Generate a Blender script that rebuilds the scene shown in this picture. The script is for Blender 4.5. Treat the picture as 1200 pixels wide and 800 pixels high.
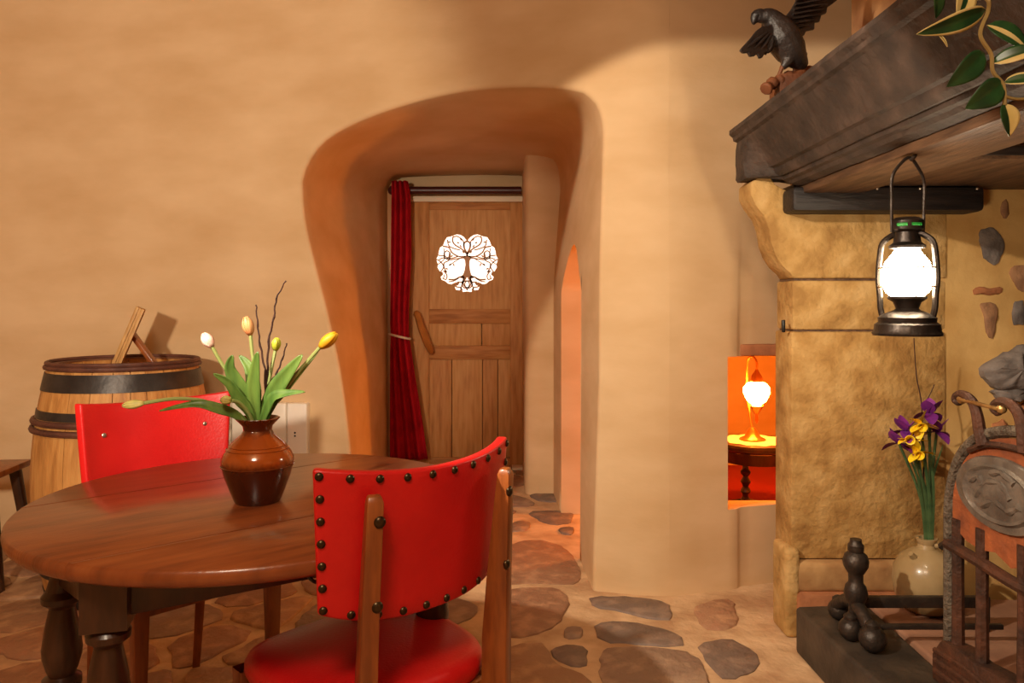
import bpy, bmesh, math, random
from mathutils import Vector, Matrix, noise
random.seed(7)
PI = math.pi
for o in list(bpy.data.objects): bpy.data.objects.remove(o)
scene = bpy.context.scene
COL = scene.collection

# ------------------------------------------------------------------ camera
F, CX, CY, H = 900.0, 596.0, 355.0, 1.2
cd = bpy.data.cameras.new('camera'); cam = bpy.data.objects.new('camera', cd); COL.objects.link(cam)
cam.location = (0, 0, H); cam.rotation_euler = (PI/2, 0, 0)
cd.sensor_width = 36; cd.lens = F/1200*36; cd.clip_start = 0.02
cd.shift_x = (600-CX)/1200; cd.shift_y = (CY-400)/1200
scene.camera = cam

def P(px, py, d):                      # pixel of the 1200x800 frame at distance d -> point
    return Vector(((px-CX)*d/F, d, H-(py-CY)*d/F))
def PZ(px, py, z=0.0):                 # pixel on a level surface of height z
    d = (H-z)*F/(py-CY)
    return P(px, py, d)

# ------------------------------------------------------------------ world, lamps, exposure
w = bpy.data.worlds.new('room_world'); scene.world = w; w.use_nodes = True
w.node_tree.nodes['Background'].inputs[0].default_value = (1.0, 0.72, 0.45, 1)
w.node_tree.nodes['Background'].inputs[1].default_value = 0.0
vs = scene.view_settings
vs.view_transform = 'Standard'; vs.look = 'None'; vs.gamma = 1; vs.use_curve_mapping = False
vs.exposure = 0.06
def light(name, kind, loc, energy, color, radius=0.05, target=None, angle=None, blend=0.3):
    l = bpy.data.lights.new(name, kind); l.energy = energy; l.color = color
    l.shadow_soft_size = radius
    if kind == 'SPOT': l.spot_size = math.radians(angle); l.spot_blend = blend
    o = bpy.data.objects.new(name, l); COL.objects.link(o); o.location = loc
    if target is not None:
        o.rotation_euler = (Vector(target)-Vector(loc)).to_track_quat('-Z', 'Y').to_euler()
    return o
WARM = (1.0, 0.835, 0.645)
light('wall_spot_lamp_offscreen', 'SPOT', (-1.0, -0.3, 1.55), 300, WARM, 0.07, (-1.95, 3.7, 1.75), 58, 0.45)
light('corner_spot_lamp_offscreen', 'SPOT', (-1.25, 0.75, 2.2), 290, WARM, 0.03, (1.13, 3.2, 0.76), 50.5, 0.09)
light('ceiling_lamp_offscreen', 'POINT', (-0.4, -0.2, 2.5), 95, WARM, 0.25)

# ------------------------------------------------------------------ helpers
def lin(c): return tuple(((v/255)/12.92 if v/255 <= 0.04045 else ((v/255+0.055)/1.055)**2.4) for v in c)
MATS = {}
def mat(name, c1, c2=None, scale=6.0, rough=0.7, bump=0.0, bscale=40.0, metal=0.0, stretch=None, coat=0.0,
        emit=None, estr=0.0, detail=6.0, sheen=0.0, contrast=(0.35, 0.65), c3=None, spec=0.5):
    m = bpy.data.materials.new(name); m.use_nodes = True; MATS[name] = m
    nt = m.node_tree; b = nt.nodes['Principled BSDF']
    b.inputs['Roughness'].default_value = rough; b.inputs['Metallic'].default_value = metal
    b.inputs['Specular IOR Level'].default_value = spec
    if coat: b.inputs['Coat Weight'].default_value = coat; b.inputs['Coat Roughness'].default_value = 0.12
    tc = nt.nodes.new('ShaderNodeTexCoord'); mp = nt.nodes.new('ShaderNodeMapping')
    nt.links.new(tc.outputs['Object'], mp.inputs[0])
    if stretch: mp.inputs['Scale'].default_value = stretch
    a1 = lin(c1)+(1,)
    if c2 is None: b.inputs['Base Color'].default_value = a1
    else:
        n = nt.nodes.new('ShaderNodeTexNoise'); n.inputs['Scale'].default_value = scale
        n.inputs['Detail'].default_value = detail
        nt.links.new(mp.outputs[0], n.inputs['Vector'])
        r = nt.nodes.new('ShaderNodeValToRGB')
        r.color_ramp.elements[0].position = contrast[0]; r.color_ramp.elements[1].position = contrast[1]
        r.color_ramp.elements[0].color = a1; r.color_ramp.elements[1].color = lin(c2)+(1,)
        if c3:
            e = r.color_ramp.elements.new(0.5*(contrast[0]+contrast[1])); e.color = lin(c3)+(1,)
        nt.links.new(n.outputs['Fac'], r.inputs[0]); nt.links.new(r.outputs[0], b.inputs['Base Color'])
    if bump:
        n2 = nt.nodes.new('ShaderNodeTexNoise'); n2.inputs['Scale'].default_value = bscale; n2.inputs['Detail'].default_value = 5
        nt.links.new(mp.outputs[0], n2.inputs['Vector'])
        bp = nt.nodes.new('ShaderNodeBump'); bp.inputs['Strength'].default_value = bump; bp.inputs['Distance'].default_value = 0.01
        nt.links.new(n2.outputs['Fac'], bp.inputs['Height']); nt.links.new(bp.outputs[0], b.inputs['Normal'])
    if emit:
        b.inputs['Emission Color'].default_value = lin(emit)+(1,); b.inputs['Emission Strength'].default_value = estr
    if sheen: b.inputs['Sheen Weight'].default_value = sheen
    return m

mat('plaster', (224, 193, 151), (206, 171, 126), 2.2, 0.9, 0.22, 9, contrast=(0.3, 0.7), spec=0.2, stretch=(1, 1, 2.2))
mat('plaster_room', (214, 180, 134), None, 2, 0.95)
mat('ceiling_plaster', (206, 166, 118), (188, 146, 98), 2, 0.95)
mat('mortar', (224, 190, 148), (186, 148, 110), 6, 0.92, 0.8, 24, spec=0.2)
for i, (a, b_) in enumerate([((186, 142, 108), (156, 114, 86)), ((176, 130, 100), (196, 152, 116)), ((150, 122, 102), (174, 144, 118)),
                             ((196, 154, 114), (168, 126, 94)), ((122, 104, 92), (150, 126, 108))]):
    mat('flag%d' % i, a, b_, 12, 0.6, 0.9, 30, contrast=(0.36, 0.64), detail=10, c3=tuple(int((p+q)/2*0.93) for p, q in zip(a, b_)))
mat('jamb_stone', (196, 158, 100), (158, 118, 66), 11, 0.85, 0.8, 40, c3=(180, 140, 82), detail=12, spec=0.25)
mat('jamb_stone_b', (200, 164, 108), (160, 122, 70), 10, 0.85, 0.8, 40, c3=(184, 146, 88), detail=12, spec=0.25)
mat('plinth_stone', (196, 156, 104), (142, 98, 60), 6, 0.85, 0.5, 22, spec=0.25)
mat('rubble_plaster', (212, 174, 112), (188, 146, 86), 5, 0.9, 0.4, 20, spec=0.2)
mat('rubble_grey', (132, 122, 116), (92, 84, 80), 14, 0.8, 0.9, 30)
mat('rubble_brown', (172, 128, 90), (132, 96, 70), 12, 0.85, 0.8, 30)
mat('rubble_red', (178, 116, 74), (150, 94, 60), 12, 0.85, 0.6, 30)
mat('lintel_stone', (82, 66, 56), (42, 34, 30), 11, 0.75, 1.0, 34, c3=(62, 50, 42), contrast=(0.3, 0.72))
mat('hood_stone', (196, 152, 104), (140, 96, 62), 6, 0.85, 0.5, 18)
mat('beam_dark', (46, 38, 36), (26, 22, 22), 8, 0.55, 0.4, 24, stretch=(0.6, 4, 4))
mat('beam_brown', (112, 82, 58), (76, 54, 38), 8, 0.6, 0.4, 24, stretch=(6, 0.8, 6))
mat('soot', (22, 18, 16), None)
mat('hearth_stone', (78, 66, 54), (44, 38, 32), 7, 0.6, 0.6, 22)
mat('firebrick', (172, 128, 100), (142, 100, 76), 6, 0.85, 0.4, 22)
mat('table_wood', (158, 90, 46), (104, 52, 26), 5.5, 0.28, 0.08, 40, stretch=(0.9, 5, 1), coat=0.25, detail=8, c3=(136, 72, 36), contrast=(0.25, 0.75))
mat('dark_wood', (72, 42, 24), (44, 24, 14), 8, 0.35, 0.1, 30, stretch=(4, 4, 0.8), coat=0.15)
mat('chair_wood', (160, 90, 40), (124, 64, 26), 8, 0.35, 0.06, 30, stretch=(6, 6, 0.9), coat=0.2)
mat('red_vinyl', (214, 28, 28), (200, 23, 24), 8, 0.38, 0.10, 160, spec=0.45)
mat('stud_metal', (92, 78, 56), (64, 52, 38), 30, 0.32, metal=0.9)
mat('bolt_steel', (190, 180, 164), None, rough=0.3, metal=0.9)
mat('oak_stave', (204, 150, 84), (170, 116, 58), 7, 0.6, 0.25, 24, stretch=(5, 5, 0.7), c3=(192, 136, 72))
mat('oak_rim', (136, 92, 62), (96, 62, 42), 9, 0.6, 0.3, 30)
mat('barrel_head', (206, 164, 120), (176, 130, 88), 7, 0.7, 0.2, 24, stretch=(0.8, 5, 1))
mat('hoop_black', (44, 40, 38), (66, 60, 56), 10, 0.42, 0.15, 40, metal=0.4)
mat('hoop_rust', (104, 62, 46), (78, 44, 34), 16, 0.6, 0.4, 60)
mat('pale_wood', (206, 162, 100), (176, 130, 74), 9, 0.55, 0.1, 40, stretch=(5, 5, 1))
mat('door_wood', (206, 150, 90), (172, 112, 58), 6, 0.6, 0.08, 30, stretch=(6, 2, 0.7), c3=(196, 136, 76), contrast=(0.28, 0.72), spec=0.3)
mat('door_wood_b', (214, 162, 102), (184, 126, 70), 6, 0.6, 0.08, 30, stretch=(6, 2, 0.7), c3=(204, 148, 86), contrast=(0.28, 0.72), spec=0.3)
mat('door_rail', (196, 136, 76), (162, 102, 50), 6, 0.6, 0.08, 30, stretch=(0.7, 2, 6), c3=(186, 124, 66), spec=0.3)
mat('fret_wood', (206, 146, 92), None, rough=0.5)
mat('handle_wood', (196, 124, 58), (160, 92, 36), 8, 0.3, coat=0.3)
mat('lit_glass', (255, 250, 238), None, emit=(255, 248, 232), estr=1.5)
mat('curtain_red', (182, 24, 34), (156, 18, 28), 10, 0.9, 0.06, 120, spec=0.08)
mat('cord', (226, 204, 170), None, rough=0.8)
mat('rod_dark', (70, 30, 26), None, rough=0.35)
mat('trim_cream', (236, 216, 184), None, rough=0.5)
mat('heater_white', (236, 226, 208), None, rough=0.35)
mat('heater_gloss', (248, 240, 226), None, rough=0.12, coat=0.5)
mat('black', (18, 16, 15), None, rough=0.4)
mat('iron', (52, 46, 42), (72, 62, 54), 20, 0.45, 0.35, 60, metal=0.6)
mat('rust_iron', (92, 56, 38), (58, 40, 32), 14, 0.6, 0.6, 50, metal=0.25, c3=(78, 50, 36))
mat('rust_orange', (168, 92, 48), (122, 66, 40), 14, 0.7, 0.5, 50)
mat('lead_grey', (128, 118, 106), (92, 84, 76), 16, 0.5, 0.5, 40, metal=0.3)
mat('rope_iron', (112, 100, 84), (74, 62, 50), 40, 0.6, 0.9, 110)
mat('old_brass', (204, 166, 104), (150, 112, 66), 20, 0.35, metal=0.7)
mat('lantern_metal', (70, 62, 56), (46, 40, 36), 20, 0.38, 0.2, 60, metal=0.7)
mat('lantern_glow', (255, 250, 240), None, emit=(255, 234, 200), estr=75)
mat('green_flare_tint', (40, 150, 60), None, rough=0.3)  # plain green standing in for a lens flare
mat('lamp_glow', (255, 214, 120), None, emit=(255, 146, 46), estr=300)
mat('copper', (196, 124, 62), None, rough=0.3, metal=0.8)
mat('red_fabric', (150, 12, 10), None, rough=0.85)
mat('lace', (236, 214, 176), None, rough=0.9)
mat('raven_dark', (50, 42, 38), (28, 24, 24), 16, 0.45, 0.5, 60)
mat('raven_leg', (112, 66, 36), None, rough=0.6)
mat('perch_wood', (120, 68, 34), (84, 46, 24), 16, 0.7, 0.5, 40)
mat('leaf_green', (44, 84, 42), (28, 58, 32), 20, 0.32)
mat('leaf_cream', (226, 206, 140), (206, 184, 112), 20, 0.4)
mat('vine_stem', (150, 128, 74), None, rough=0.6)
mat('tulip_leaf', (106, 138, 60), (66, 102, 40), 12, 0.42, stretch=(3, 3, 0.6))
mat('tulip_leaf_pale', (158, 184, 108), (126, 164, 88), 12, 0.42)
mat('tulip_stem', (146, 160, 92), None, rough=0.5)
mat('tulip_pink', (244, 214, 196), (232, 150, 134), 40, 0.5, contrast=(0.45, 0.7))
mat('tulip_peach', (222, 138, 92), (206, 168, 108), 30, 0.5)
mat('tulip_lime', (196, 200, 60), (168, 184, 50), 30, 0.5)
mat('tulip_yellow', (226, 168, 28), (198, 150, 30), 30, 0.5)
mat('tulip_bud', (206, 192, 116), (176, 172, 88), 30, 0.5)
mat('twig_bark', (72, 42, 32), (48, 28, 24), 40, 0.7, 0.4, 90)
mat('iris_purple', (136, 44, 136), (100, 34, 124), 30, 0.55)
mat('daffodil_yellow', (255, 224, 40), (248, 206, 30), 30, 0.5)
mat('flower_stem', (84, 112, 70), (58, 86, 52), 20, 0.5)
mat('jug_clay', (170, 146, 106), (130, 104, 70), 6, 0.3, 0.1, 30, coat=0.25, c3=(154, 130, 90))
# two-tone glaze of the vase: the colour belongs to the glaze, amber above, dark brown below
m = mat('vase_glaze', (150, 70, 20), None, rough=0.14, coat=0.6)
nt = m.node_tree; tc = nt.nodes.new('ShaderNodeTexCoord'); sx = nt.nodes.new('ShaderNodeSeparateXYZ')
nt.links.new(tc.outputs['Object'], sx.inputs[0]); nz = nt.nodes.new('ShaderNodeTexNoise'); nz.inputs['Scale'].default_value = 18
ma = nt.nodes.new('ShaderNodeMath'); ma.operation = 'MULTIPLY_ADD'; ma.inputs[1].default_value = 0.018
nt.links.new(nz.outputs['Fac'], ma.inputs[0]); nt.links.new(sx.outputs['Z'], ma.inputs[2])
rp = nt.nodes.new('ShaderNodeValToRGB'); rp.color_ramp.elements[0].position = 0.088; rp.color_ramp.elements[1].position = 0.112
rp.color_ramp.elements[0].color = lin((70, 28, 14))+(1,); rp.color_ramp.elements[1].color = lin((168, 82, 24))+(1,)
e = rp.color_ramp.elements.new(0.158); e.color = lin((150, 68, 20))+(1,)
e = rp.color_ramp.elements.new(0.17); e.color = lin((84, 36, 18))+(1,)
nt.links.new(ma.outputs[0], rp.inputs[0]); nt.links.new(rp.outputs[0], nt.nodes['Principled BSDF'].inputs['Base Color'])

class MB:
    def __init__(s): s.v = []; s.f = []; s.mi = []
    def add(s, vs_, fs, mi=0):
        o = len(s.v); s.v += [tuple(p) for p in vs_]
        for f in fs: s.f.append(tuple(i+o for i in f)); s.mi.append(mi)
        return s
    def box(s, c, size, rz=0.0, mi=0, M=None):
        c = Vector(c); h = Vector(size)/2; R = Matrix.Rotation(rz, 3, 'Z') if M is None else M
        vs_ = [c+R @ Vector((x*h.x, y*h.y, z*h.z)) for x in (-1, 1) for y in (-1, 1) for z in (-1, 1)]
        return s.add(vs_, [(0, 1, 3, 2), (4, 6, 7, 5), (0, 4, 5, 1), (2, 3, 7, 6), (0, 2, 6, 4), (1, 5, 7, 3)], mi)
    def lathe(s, prof, n=24, c=(0, 0, 0), M=None, mi=0, caps=True):
        c = Vector(c); vs_ = []; fs = []
        for r, z in prof:
            for k in range(n):
                a = 2*PI*k/n; p = Vector((r*math.cos(a), r*math.sin(a), z))
                vs_.append(c+(M @ p if M is not None else p))
        for i in range(len(prof)-1):
            for k in range(n):
                a, b = i*n+k, i*n+(k+1) % n
                fs.append((a, b, b+n, a+n))
        if caps:
            fs.append(tuple(range(n-1, -1, -1))); m_ = (len(prof)-1)*n; fs.append(tuple(range(m_, m_+n)))
        return s.add(vs_, fs, mi)
    def tube(s, pts, rad, n=8, closed=False, mi=0, flat=1.0, up=None):
        pts = [Vector(p) for p in pts]; N = len(pts)
        rad = [rad]*N if not hasattr(rad, '__len__') else rad
        vs_ = []; fs = []; ref = Vector(up) if up else None
        for i, p in enumerate(pts):
            t = (pts[(i+1) % N]-pts[i-1]) if closed else (pts[min(i+1, N-1)]-pts[max(i-1, 0)])
            t.normalize()
            if ref is None: ref = Vector((0, 0, 1)) if abs(t.z) < 0.8 else Vector((0, 1, 0))
            a = ref-t*ref.dot(t)
            if a.length < 1e-5: a = t.orthogonal()
            a.normalize(); b = t.cross(a)
            if not up: ref = a
            for k in range(n):
                an = 2*PI*k/n
                vs_.append(p+a*math.cos(an)*rad[i]*flat+b*math.sin(an)*rad[i])
        for i in range(N if closed else N-1):
            j = (i+1) % N
            for k in range(n):
                fs.append((i*n+k, i*n+(k+1) % n, j*n+(k+1) % n, j*n+k))
        if not closed:
            fs.append(tuple(range(n-1, -1, -1))); fs.append(tuple(range((N-1)*n, N*n)))
        return s.add(vs_, fs, mi)
    def sphere(s, c, r, n=14, m_=9, scale=(1, 1, 1), M=None, mi=0):
        prof = [(max(1e-4, r*math.sin(PI*i/m_)), -r*math.cos(PI*i/m_)) for i in range(m_+1)]
        S = Matrix.Diagonal(scale); MM = (M @ S) if M is not None else S
        return s.lathe(prof, n, c, MM, mi, True)
    def grid(s, rows, mi=0, flip=False, closed=False):
        nr, nc = len(rows), len(rows[0]); vs_ = [p for r in rows for p in r]; fs = []
        for i in range(nr-1):
            for j in range(nc if closed else nc-1):
                k = (j+1) % nc
                f = (i*nc+j, i*nc+k, (i+1)*nc+k, (i+1)*nc+j)
                fs.append(f[::-1] if flip else f)
        return s.add(vs_, fs, mi)
    def prism(s, outline, a, b, mi=0):
        """outline: 3-D points of one face; a,b: offset vectors of the two faces"""
        a = Vector(a); b = Vector(b); n = len(outline)
        vs_ = [Vector(p)+a for p in outline]+[Vector(p)+b for p in outline]
        fs = [tuple(range(n-1, -1, -1)), tuple(range(n, 2*n))]+[(i, (i+1) % n, n+(i+1) % n, n+i) for i in range(n)]
        return s.add(vs_, fs, mi)
    def build(s, name, mats, parent=None, smooth=True, bevel=0.0, seg=2, sub=0, fixn=True, auto=40, origin=None, remesh=0.0):
        me = bpy.data.meshes.new(name)
        vs_ = s.v if origin is None else [tuple(Vector(p)-Vector(origin)) for p in s.v]
        me.from_pydata(vs_, [], s.f)
        if isinstance(mats, str): mats = [mats]
        for q in mats: me.materials.append(MATS[q])
        for p, i in zip(me.polygons, s.mi): p.material_index = i
        bm = bmesh.new(); bm.from_mesh(me)
        bmesh.ops.remove_doubles(bm, verts=bm.verts, dist=1e-5)
        if fixn: bmesh.ops.recalc_face_normals(bm, faces=bm.faces)
        if bevel:
            ed = [e for e in bm.edges if len(e.link_faces) == 2 and e.calc_face_angle(0) > math.radians(35)]
            bmesh.ops.bevel(bm, geom=ed, offset=bevel, segments=seg, affect='EDGES', profile=0.5, clamp_overlap=True)
        bm.to_mesh(me); bm.free()
        if smooth:
            for p in me.polygons: p.use_smooth = True
            try: me.set_sharp_from_angle(angle=math.radians(auto))
            except Exception: pass
        o = bpy.data.objects.new(name, me); COL.objects.link(o)
        if origin is not None: o.location = origin
        if parent: o.parent = parent
        if sub:
            md = o.modifiers.new('sub', 'SUBSURF'); md.levels = sub; md.render_levels = sub
        if remesh:
            md = o.modifiers.new('rm', 'REMESH'); md.mode = 'VOXEL'; md.voxel_size = remesh; md.use_smooth_shade = True
            sm = o.modifiers.new('sm', 'SMOOTH'); sm.factor = 0.5; sm.iterations = 2
        return o

def thing(name, label, cat, loc=(0, 0, 0), rz=0.0, group=None):
    o = bpy.data.objects.new(name, None); COL.objects.link(o)
    o.location = loc; o.rotation_euler = (0, 0, rz); o.empty_display_size = 0.1
    return tag(o, label, cat, group)
def tag(o, label, cat, group=None):
    o['label'] = label; o['category'] = cat
    if group: o['group'] = group
    return o
def struct(o, label=None):
    o['kind'] = 'structure'
    if label: o['label'] = label
    return o
def instance(src, parent, loc=None, rot=None, name=None):
    c = src.copy(); COL.objects.link(c); c.parent = parent
    if loc is not None: c.location = loc
    if rot is not None: c.rotation_euler = rot
    return c
def smooth_path(pts, n=6):
    pts = [Vector(p) for p in pts]; out = []
    for i in range(len(pts)-1):
        p0, p1, p2, p3 = pts[max(i-1, 0)], pts[i], pts[i+1], pts[min(i+2, len(pts)-1)]
        for k in range(n):
            t = k/n
            out.append(0.5*((2*p1)+(p2-p0)*t+(2*p0-5*p1+4*p2-p3)*t*t+(3*p1-p0-3*p2+p3)*t**3))
    out.append(pts[-1]); return out
def resample(pts, n):
    pts = [Vector(p) for p in pts]; L = [0]
    for i in range(1, len(pts)): L.append(L[-1]+(pts[i]-pts[i-1]).length)
    out = []
    for k in range(n):
        s_ = L[-1]*k/(n-1); i = 1
        while i < len(L)-1 and L[i] < s_: i += 1
        t = (s_-L[i-1])/max(1e-9, L[i]-L[i-1]); out.append(pts[i-1].lerp(pts[i], min(1, t)))
    return out
def interp(x, tab):
    if x <= tab[0][0]: return tab[0][1]
    for (a, va), (b, vb) in zip(tab, tab[1:]):
        if x <= b:
            t = (x-a)/(b-a); return va+(vb-va)*t
    return tab[-1][1]

# ------------------------------------------------------------------ the back wall with the tunnel-like doorway
WT = [(-3.4, 3.80), (-2.4, 3.75), (-1.0, 3.64), (-0.4, 3.48), (0.36, 3.20), (0.64, 3.135), (0.95, 3.225), (1.3, 3.33), (2.4, 3.36)]
def dw(x):
    return sum(interp(x+k*0.035, WT) for k in range(-3, 4))/7
def wob(x, z): return 0.016*noise.noise(Vector((x*1.3, z*1.3, 3.1)))+0.006*noise.noise(Vector((x*4, z*4, 9.0)))
def on_wall(px, py):
    d = 3.4
    for _ in range(30): d = dw((px-CX)*d/F)
    p = P(px, py, d); return Vector((p.x, 0, p.z))
CEIL = 2.9
segL = smooth_path([on_wall(*q) for q in [(424, 652), (414, 560), (401, 450), (386, 375), (368, 305), (357, 255), (354, 212)]], 6)
segT = smooth_path([on_wall(*q) for q in [(354, 212), (362, 188), (382, 163), (418, 143), (470, 124), (530, 109), (590, 102), (650, 102), (684, 108)]], 6)
segR = smooth_path([on_wall(*q) for q in [(684, 108), (698, 120), (705, 138), (707, 158)]], 6)
segL[0].z = 0.0
zR = segR[-1].z
xR0, xR1, DB = segR[-1].x, 0.285, 5.62
out_c = resample(segL, 22)+resample(segT, 26)[1:]+resample(segR, 7)[1:]
xl = (455-CX)*DB/F
in_c = (resample([(xl, 0, 0), (xl, 0, 2.02)], 22)+resample(smooth_path([(xl, 0, 2.02), (xl+0.05, 0, 2.10), (xl+0.16, 0, 2.125), (-0.2, 0, 2.14), (0.15, 0, 2.13), (0.255, 0, 2.11)], 6), 26)[1:]
        + resample(smooth_path([(0.255, 0, 2.11), (0.28, 0, 2.06), (xR1, 0, zR)], 4), 7)[1:])
NC = len(out_c)
mb = MB()
rows = []
# outer rings on the face of the wall
XL, XR = -3.4, 0.66
ctr = Vector((-0.35, 0, 0.9))
outer = []
nl, ntp = 22, 26
i_tl = 26; i_tr = NC-10
for i, p in enumerate(out_c):
    if i <= i_tl: outer.append(Vector((XL, 0, CEIL*i/i_tl)))
    elif i <= i_tr: t = (i-i_tl)/(i_tr-i_tl); outer.append(Vector((XL+(XR-XL)*t, 0, CEIL)))
    else: t = (i-i_tr)/(NC-1-i_tr); outer.append(Vector((XR, 0, CEIL+(zR-CEIL)*t)))
# outward direction of the contour for the rounded lip
lip = []
for i in range(NC):
    a, b = out_c[max(0, i-1)], out_c[min(NC-1, i+1)]; t = (b-a).normalized(); n_ = Vector((-t.z, 0, t.x))
    if i == 0: n_ = Vector((-1, 0, 0))
    if i == NC-1: n_ = Vector((1, 0, 0))
    lip.append(n_)
RR = 0.022
NR = 12
for k in range(NR):
    t = (1-k/(NR))
    row = []
    for i in range(NC):
        st = out_c[i]+lip[i]*RR
        q = st.lerp(outer[i], t**1.15)
        row.append(Vector((q.x, dw(q.x)+wob(q.x, q.z), max(0, q.z))))
    rows.append(row)
for k in range(5):
    a = PI/2*k/4; row = []
    for i in range(NC):
        q = out_c[i]+lip[i]*RR*(1-math.sin(a))
        row.append(Vector((q.x, dw(q.x)+wob(q.x, q.z)+RR*(1-math.cos(a)), max(0, q.z))))
    rows.append(row)
NT = 22
for k in range(1, NT+1):
    t = k/NT; row = []
    for i in range(NC):
        a = rows[NR+4][i]; x = out_c[i]+(in_c[i]-out_c[i])*t
        ww = (i < NC-7)*0.02*math.sin(PI*t)*noise.noise(Vector((x.x*2, t*3, x.z*2)))
        row.append(Vector((x.x+ww*(i < 30), a.y+(DB-a.y)*t, max(0, x.z+ww))))
    rows.append(row)
mb.grid(rows, flip=True)
# right cheek of the passage below the vault, with the little arched doorway to the next room
yF = rows[NR+4][NC-1].y
def cheek(d, z):
    x = xR0+(xR1-xR0)*(d-yF)/(DB-yF)
    return Vector((x-0.042*min(1, (zR-z)/0.6)*(1-0.6*min(1, max(0, (z-0.1)/0.8))*(1-min(1, max(0, (d-yF)/0.5)))), d, z))
DA0, DA1 = 3.60, 4.37
def arch(d):
    t = (d-3.92)/(DA1-3.92) if d > 3.92 else (3.92-d)/(3.92-DA0)
    return 1.50-0.24*t**1.8
def cols(ds, zb): return [[cheek(d, zb(d)+(zR-zb(d))*j/14) for j in range(15)] for d in ds]
near = [yF+(DA0-yF)*i/6 for i in range(7)]
over = [DA0+(DA1-DA0)*i/12 for i in range(13)]
farc = [DA1+(4.95-DA1)*i/5 for i in range(6)]
mb.grid(cols(near, lambda d: 0.0)); mb.grid(cols(over, arch)); mb.grid(cols(farc, lambda d: 0.0))
XD = 0.50
ad = [(DA0, 0.0)]+[(d, arch(d)) for d in over]+[(DA1, 0.0)]
mb.grid([[cheek(d, z) for d, z in ad], [Vector((XD, d, z)) for d, z in ad]], mi=1)
# lip + face joining the cheek to the front of the pillar
face = []
for j in range(16):
    z = zR*j/15; c0 = cheek(yF, z); r_ = []
    for k in range(5):
        a = PI/2*k/4
        r_.append(Vector((c0.x+RR*(1-math.cos(a)), yF-RR*math.sin(a), z)))
    for k in range(1, NR+1):
        x = r_[4].x+(XR-r_[4].x)*(k/NR)**1.15
        r_.append(Vector((x, dw(x)+wob(x, z)+(yF-RR-dw(r_[4].x)-wob(r_[4].x, z))*(1-k/NR), z)))
    if j == 15: r_ = [rows[NR+4-k][NC-1].copy() for k in range(NR+5)]
    face.append(r_)
mb.grid(face)
# right part of the face with the small window through the wall
WX0, WX1, WZ0, WZ1, YW = 0.918, 1.20, 0.335, 0.975, 3.66
def wpt(x, z):
    st = 0.022*min(1, max(0, (x-0.955)/0.03))*min(1, max(0, (1.36-z)/0.1))
    return Vector((x, dw(x)+wob(x, z)+st, z))
xs = [0.66, 0.72, 0.78, 0.86, WX0, 0.955, 0.97, 0.985, 1.03, 1.08, WX1, 1.22, 1.3, 1.6, 1.95, 2.32]
zs = [0, 0.12, 0.25, WZ0-0.02, WZ0, 0.5, 0.62, 0.74, 0.86, WZ1, 1.1, 1.3, 1.5, 1.7, 1.9, 2.1, 2.3, 2.5, 2.7, CEIL]
for i in range(len(xs)-1):
    for j in range(len(zs)-1):
        if WX0-1e-6 <= xs[i] and xs[i+1] <= WX1+1e-6 and WZ0-1e-6 <= zs[j] and zs[j+1] <= WZ1+1e-6: continue
        mb.add([wpt(xs[i], zs[j]), wpt(xs[i+1], zs[j]), wpt(xs[i+1], zs[j+1]), wpt(xs[i], zs[j+1])], [(0, 1, 2, 3)])
ring = [(x, WZ0) for x in xs[4:11]]+[(WX1, z) for z in zs[5:10]]+[(x, WZ1) for x in xs[4:10][::-1]]+[(WX0, z) for z in zs[5:9][::-1]]
mb.grid([[wpt(x, z) for x, z in ring], [Vector((WX0+0.06+(x-WX0)*1.35, YW, z-(0.075 if z < 0.4 else 0))) for x, z in ring]], mi=1, closed=True)
wall_back = struct(mb.build('wall_back', ['plaster', 'plaster'], fixn=False, auto=50))
# lintel stone over the small window
mb = MB(); mb.box((1.06, dw(1.06)+0.02, WZ1+0.026), (0.25, 0.05, 0.05)); mb.build('stone', 'rubble_red', wall_back, bevel=0.008)

# column and end wall of the passage
mb = MB()
colpts = [(0.46, 4.80), (0.20, 4.80), (0.13, 4.81), (0.108, 4.84), (0.102, 4.90), (0.10, 5.70)]
mb.grid([[Vector((x, y, z)) for x, y in colpts] for z in (0, 0.5, 1.0, 1.5, 2.16)])
struct(mb.build('wall_passage', 'plaster', auto=60))
mb = MB(); mb.box((-0.35, 5.70, 1.2), (1.5, 0.06, 2.4)); struct(mb.build('wall_end', 'plaster', smooth=False))
# the lit room behind the wall
def plane(name, pts, m_):
    b_ = MB(); b_.add(pts, [tuple(range(len(pts)))]); return struct(b_.build(name, m_, smooth=False, fixn=False))
def holed(name, outer_, hole_, m_):
    bm = bmesh.new(); es = []
    for loop in (outer_, hole_):
        vs_ = [bm.verts.new(p) for p in loop]
        for i in range(len(vs_)): es.append(bm.edges.new((vs_[i], vs_[(i+1) % len(vs_)])))
    bmesh.ops.triangle_fill(bm, edges=es, use_beauty=True)
    me = bpy.data.meshes.new(name); bm.to_mesh(me); bm.free(); me.materials.append(MATS[m_])
    o = bpy.data.objects.new(name, me); COL.objects.link(o); return struct(o)
X2, Y2, Z2 = 2.5, 5.68, 2.2
holed('wall_den_front', [(XD, YW, 0), (X2, YW, 0), (X2, YW, Z2), (XD, YW, Z2)], [(WX0+0.06, YW, WZ0-0.075), (WX0+0.06+(WX1-WX0)*1.35, YW, WZ0-0.075), (WX0+0.06+(WX1-WX0)*1.35, YW, WZ1), (WX0+0.06, YW, WZ1)], 'plaster')
dl = [(XD, DA0-0.0, 0.0)]+[(XD, d, arch(d)) for d in over]+[(XD, DA1, 0.0)]
mb = MB(); mb.add([(XD, d, arch(d)) for d in over]+[(XD, d, Z2) for d in over], [(i, i+1, i+14, i+13) for i in range(12)])
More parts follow.
